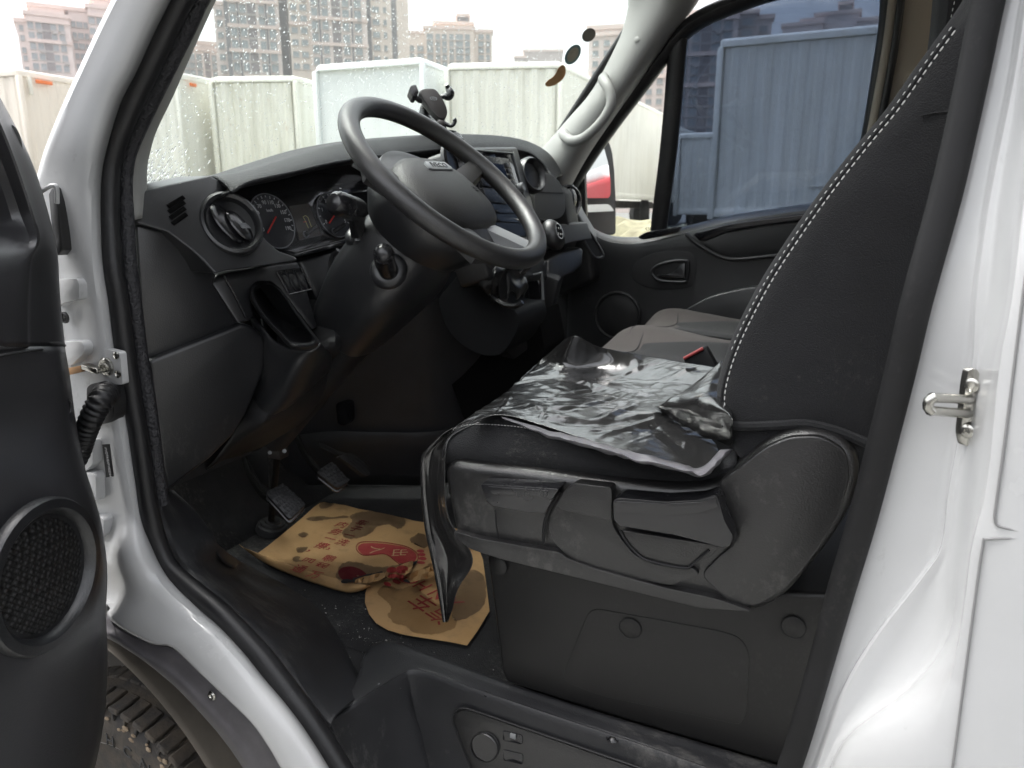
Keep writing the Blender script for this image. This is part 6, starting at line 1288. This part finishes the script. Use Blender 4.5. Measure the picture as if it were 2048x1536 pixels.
o1 = jag([(640, 1004), (668, 1007), (700, 1013), (760, 1026), (830, 1041), (880, 1050), (940, 1064), (960, 1085), (930, 1100)], 1.2, 3, 2, False)+jag([(905, 1126), (880, 1134), (862, 1128), (838, 1142), (815, 1152), (795, 1146), (776, 1158), (748, 1160), (738, 1172)], 2.2, 4, 5, False)+[V((x, y, 0)) for x, y in ((724, 1168), (700, 1163), (660, 1153), (610, 1139), (560, 1122), (516, 1106), (538, 1090), (570, 1064), (604, 1036), (628, 1014))]
def b1(x, y):
    t = max(0, min(1, ((y-1106)-(x-516)*.30+34)/40)); return .006+.022*t*t
fill('paper', o1, M['kraft'], PA, .0, b1, cuts=3)
# lower edge of the mat, bent down against the sill trim
ed = [(484, 1094), (516, 1106), (560, 1122), (610, 1139), (660, 1153), (700, 1163), (724, 1168), (740, 1170)]
lo = [(478, 1088), (508, 1112), (548, 1135), (600, 1156), (650, 1173), (690, 1184), (718, 1183), (742, 1172)]
grid('bent_edge', [[onp(a[0], a[1], 0, b1(*a)) for a in ed], [onp((a[0]+b[0])/2, (a[1]+b[1])/2, 0, .016) for a, b in zip(ed, lo)], [onp(b[0], b[1], 0, .003) for b in lo]], M['kraft'], PA, su=4, sv=3, thick=.0005)
# torn curls in the middle
for pts, seed in (([(775, 1140), (800, 1131), (822, 1122), (826, 1128), (818, 1146), (790, 1156), (770, 1152)], 3), ([(712, 1160), (740, 1150), (768, 1146), (768, 1156), (745, 1164), (715, 1168)], 4), ([(820, 1148), (850, 1136), (880, 1130), (890, 1142), (850, 1156), (826, 1164)], 6)):
    fill('torn_curl', jag(pts, 1.0, 3, seed), M['kraft'], PA, .0, lambda x, y: .024+.008*math.sin(x*.25+y*.2), cuts=2)
# holes torn right through: dark carpet shows
def pr(name, pts, m_=None, lift=.0012, parent=PA, base=b1, n=4, seed=1, amp=0.0): return fill(name, jag(pts, amp, n, seed), m_ or M['ink'], parent, lift, base, cuts=1)
foot = [(716, 1094), (722, 1088), (736, 1086), (765, 1087), (788, 1090), (809, 1094), (825, 1101), (833, 1110), (831, 1120), (822, 1127), (802, 1127), (788, 1118), (777, 1110), (765, 1107), (747, 1109), (728, 1109), (718, 1102)]
pr('footprint', foot)
cx_, cy_ = 775, 1104
tube('footprint_line', [onp(cx_+(x-cx_)*1.055, cy_+(y-cy_)*1.16, .0012, b1(x, y)) for x, y in foot], .0009, M['ink'], PA, n=5, n_in=3, closed=True)
for x, y, a_, b_ in ((841, 1102, 7.5, 3), (843, 1109, 8, 3.2), (845, 1117, 8, 3.4), (842, 1125, 8.5, 3)): pr('toe_print', [(p.x, p.y) for p in ell(x, y, a_, b_, rad(4), 12)], n=2)
pr('footprint', [(678, 1140), (688, 1134), (704, 1133), (720, 1138), (732, 1147), (735, 1157), (722, 1164), (700, 1164), (684, 1158), (677, 1149)])
def curl(x, y): return .026+.008*math.sin(x*.25+y*.2)
for x, y, a_, b_ in ((804, 1139, 13, 8), (783, 1140, 10, 6), (785, 1152, 10, 4), (800, 1153, 9, 4)): pr('toe_print', [(p.x, p.y) for p in ell(x, y, a_, b_, rad(-4), 12)], n=2, base=curl, lift=.004)
for x, y, a_, b_ in ((793, 1163, 9, 4), (775, 1168, 8, 4), (806, 1160, 8, 4)): pr('toe_print', [(p.x, p.y) for p in ell(x, y, a_, b_, rad(20), 12)], n=2, base=.004, parent=PB)
cols = [(('车', 723, 1046), ('子', 711, 1058), ('一', 697, 1071), ('洗', 684, 1085), ('，', 667, 1096)), (('内', 683, 1050), ('务', 671, 1064), ('一', 659, 1078), ('擦', 643, 1092), ('，', 627, 1100)), (('鹏', 657, 1118), ('程', 641, 1133), ('万', 628, 1150)), (('四', 614, 1123), ('通', 597, 1138))]
for col in cols:
    for ch, x, y in col:
        c = onp(x, y, .0013, b1(x, y)); upv = onp(x+13, y-13)-onp(x, y); rt_v = onp(x+26, y+6)-onp(x, y)
        upv.z = 0; rt_v.z = 0
        text('slogan_character', ch, c, rt_v, upv, .034, M['ink'], PA, ext=.0001)
for ch, x, y in (('入', 752, 1099), ('出', 797, 1105)):
    text('footprint_character', ch, onp(x, y, .0018, b1(x, y)), onp(x-2, y+14)-onp(x, y), onp(x+20, y+2)-onp(x, y), .040, M['ink_l'], PA, ext=.0001)
text('mat_lettering', 'XIN HO', onp(864, 1180, .0014), onp(826, 1168)-onp(866, 1190), onp(856, 1205)-onp(864, 1180), .050, M['ink'], PB, ext=.0001)
text('mat_lettering', '汽车', onp(868, 1216, .0014), onp(848, 1204)-onp(880, 1224), onp(858, 1240)-onp(868, 1214), .062, M['ink'], PB, ext=.0001)
# wet and muddy stains
def stn(pts, parent=PA, base=b1, m_=None, seed=1, amp=1.0): return fill('stain', jag(pts, amp, 6, seed), m_ or M['stain'], parent, .0022, base, cuts=1)
stn([(700, 1032), (720, 1024), (750, 1023), (790, 1031), (808, 1036), (809, 1050), (795, 1058), (780, 1050), (755, 1053), (742, 1066), (722, 1075), (694, 1077), (684, 1066), (696, 1052), (704, 1042)], seed=3)
stn([(612, 1037), (640, 1032), (665, 1034), (690, 1031), (696, 1035), (660, 1038), (630, 1042)], seed=13, amp=.6)
stn(((596, 1069), (608, 1064), (617, 1069), (606, 1075)), seed=4, amp=.5); stn(((592, 1096), (603, 1094), (616, 1095), (606, 1104), (596, 1105)), seed=5, amp=.6); stn(((585, 1117), (592, 1112), (600, 1114), (598, 1119), (606, 1122), (590, 1124)), seed=6, amp=.6)
stn(((640, 1006), (652, 1003), (668, 1008), (655, 1016), (640, 1016)), seed=7, amp=.7); stn(((820, 1078), (832, 1070), (842, 1066), (860, 1078), (850, 1096), (835, 1088), (825, 1086)), seed=8)
stn(((672, 1155), (680, 1132), (694, 1124), (712, 1124), (735, 1130), (760, 1134), (790, 1130), (826, 1122), (822, 1140), (760, 1160), (720, 1168), (690, 1164)), seed=9)
stn(((770, 1170), (800, 1178), (830, 1170), (850, 1190), (880, 1210), (905, 1230), (914, 1245), (905, 1258), (870, 1268), (830, 1266), (812, 1252), (790, 1246), (776, 1232), (782, 1215), (770, 1200), (755, 1185)), PB, 0.0, M['stain2'], 10, 1.4)
stn(((905, 1236), (920, 1240), (950, 1228), (968, 1208), (972, 1185), (966, 1150), (940, 1140), (915, 1160), (905, 1200)), PB, 0.0, M['stain'], 11)
for pts, seed in (([(704, 1158), (720, 1152), (742, 1147), (762, 1143), (764, 1146), (740, 1154), (722, 1160), (706, 1164)], 2), ([(682, 1163), (690, 1158), (704, 1160), (702, 1164), (688, 1167)], 3), ([(823, 1128), (832, 1121), (836, 1122), (828, 1130)], 4), ([(806, 1162), (812, 1158), (820, 1166)], 5)):
    fill('tear_gap', jag(pts, .8, 3, seed), M['plastic_m'], PA, .006, lambda x, y: b1(x, y)+.0, cuts=0)
# ---- grit tracked into the cab
gr = random.Random(5); bm = bmesh.new()
for _ in range(220):
    if gr.random() < .6: x, y, z = gr.gauss(700, 60), gr.gauss(1265, 45), .708
    else: x, y, z = gr.uniform(380, 1000), gr.uniform(1000, 1340), .708
    p = P(x, y, Z=z)
    if not (-1.4 < p.x < -.45 and .86 < p.y < 1.5): continue
    s_ = .0004+.0014*gr.random()**3
    bmesh.ops.create_icosphere(bm, subdivisions=1, radius=s_, matrix=Matrix.Translation(p) @ Matrix.Rotation(gr.random()*3, 4, 'X') @ Matrix.Diagonal((1.6, 1, .5, 1)))
tag(mesh_bm('floor_grit', bm, mat('grit', (.45, .43, .40), .9)), 'pale grit and crumbs scattered on the footwell carpet', 'grit', kind='stuff')
# ================================================================ damp air over the yard
hz_m = bpy.data.materials.new('damp_air'); hz_m.use_nodes = True; N, L_ = nodes(hz_m); N.remove(N['Principled BSDF'])
pv = N.new('ShaderNodeVolumePrincipled'); pv.inputs['Color'].default_value = (.95, .95, .96, 1); pv.inputs['Density'].default_value = .0008; pv.inputs['Anisotropy'].default_value = .2
L_.new(pv.outputs[0], N['Material Output'].inputs['Volume'])
hb_ = bmesh.new(); box_bm((0, 190, 49), (1240, 1440, 104), bm=hb_)
hzo = mesh_bm('haze', hb_, hz_m, smooth=False); hzo['kind'] = 'stuff'; hzo['label'] = 'thin damp haze over the yard'; hzo['category'] = 'haze'
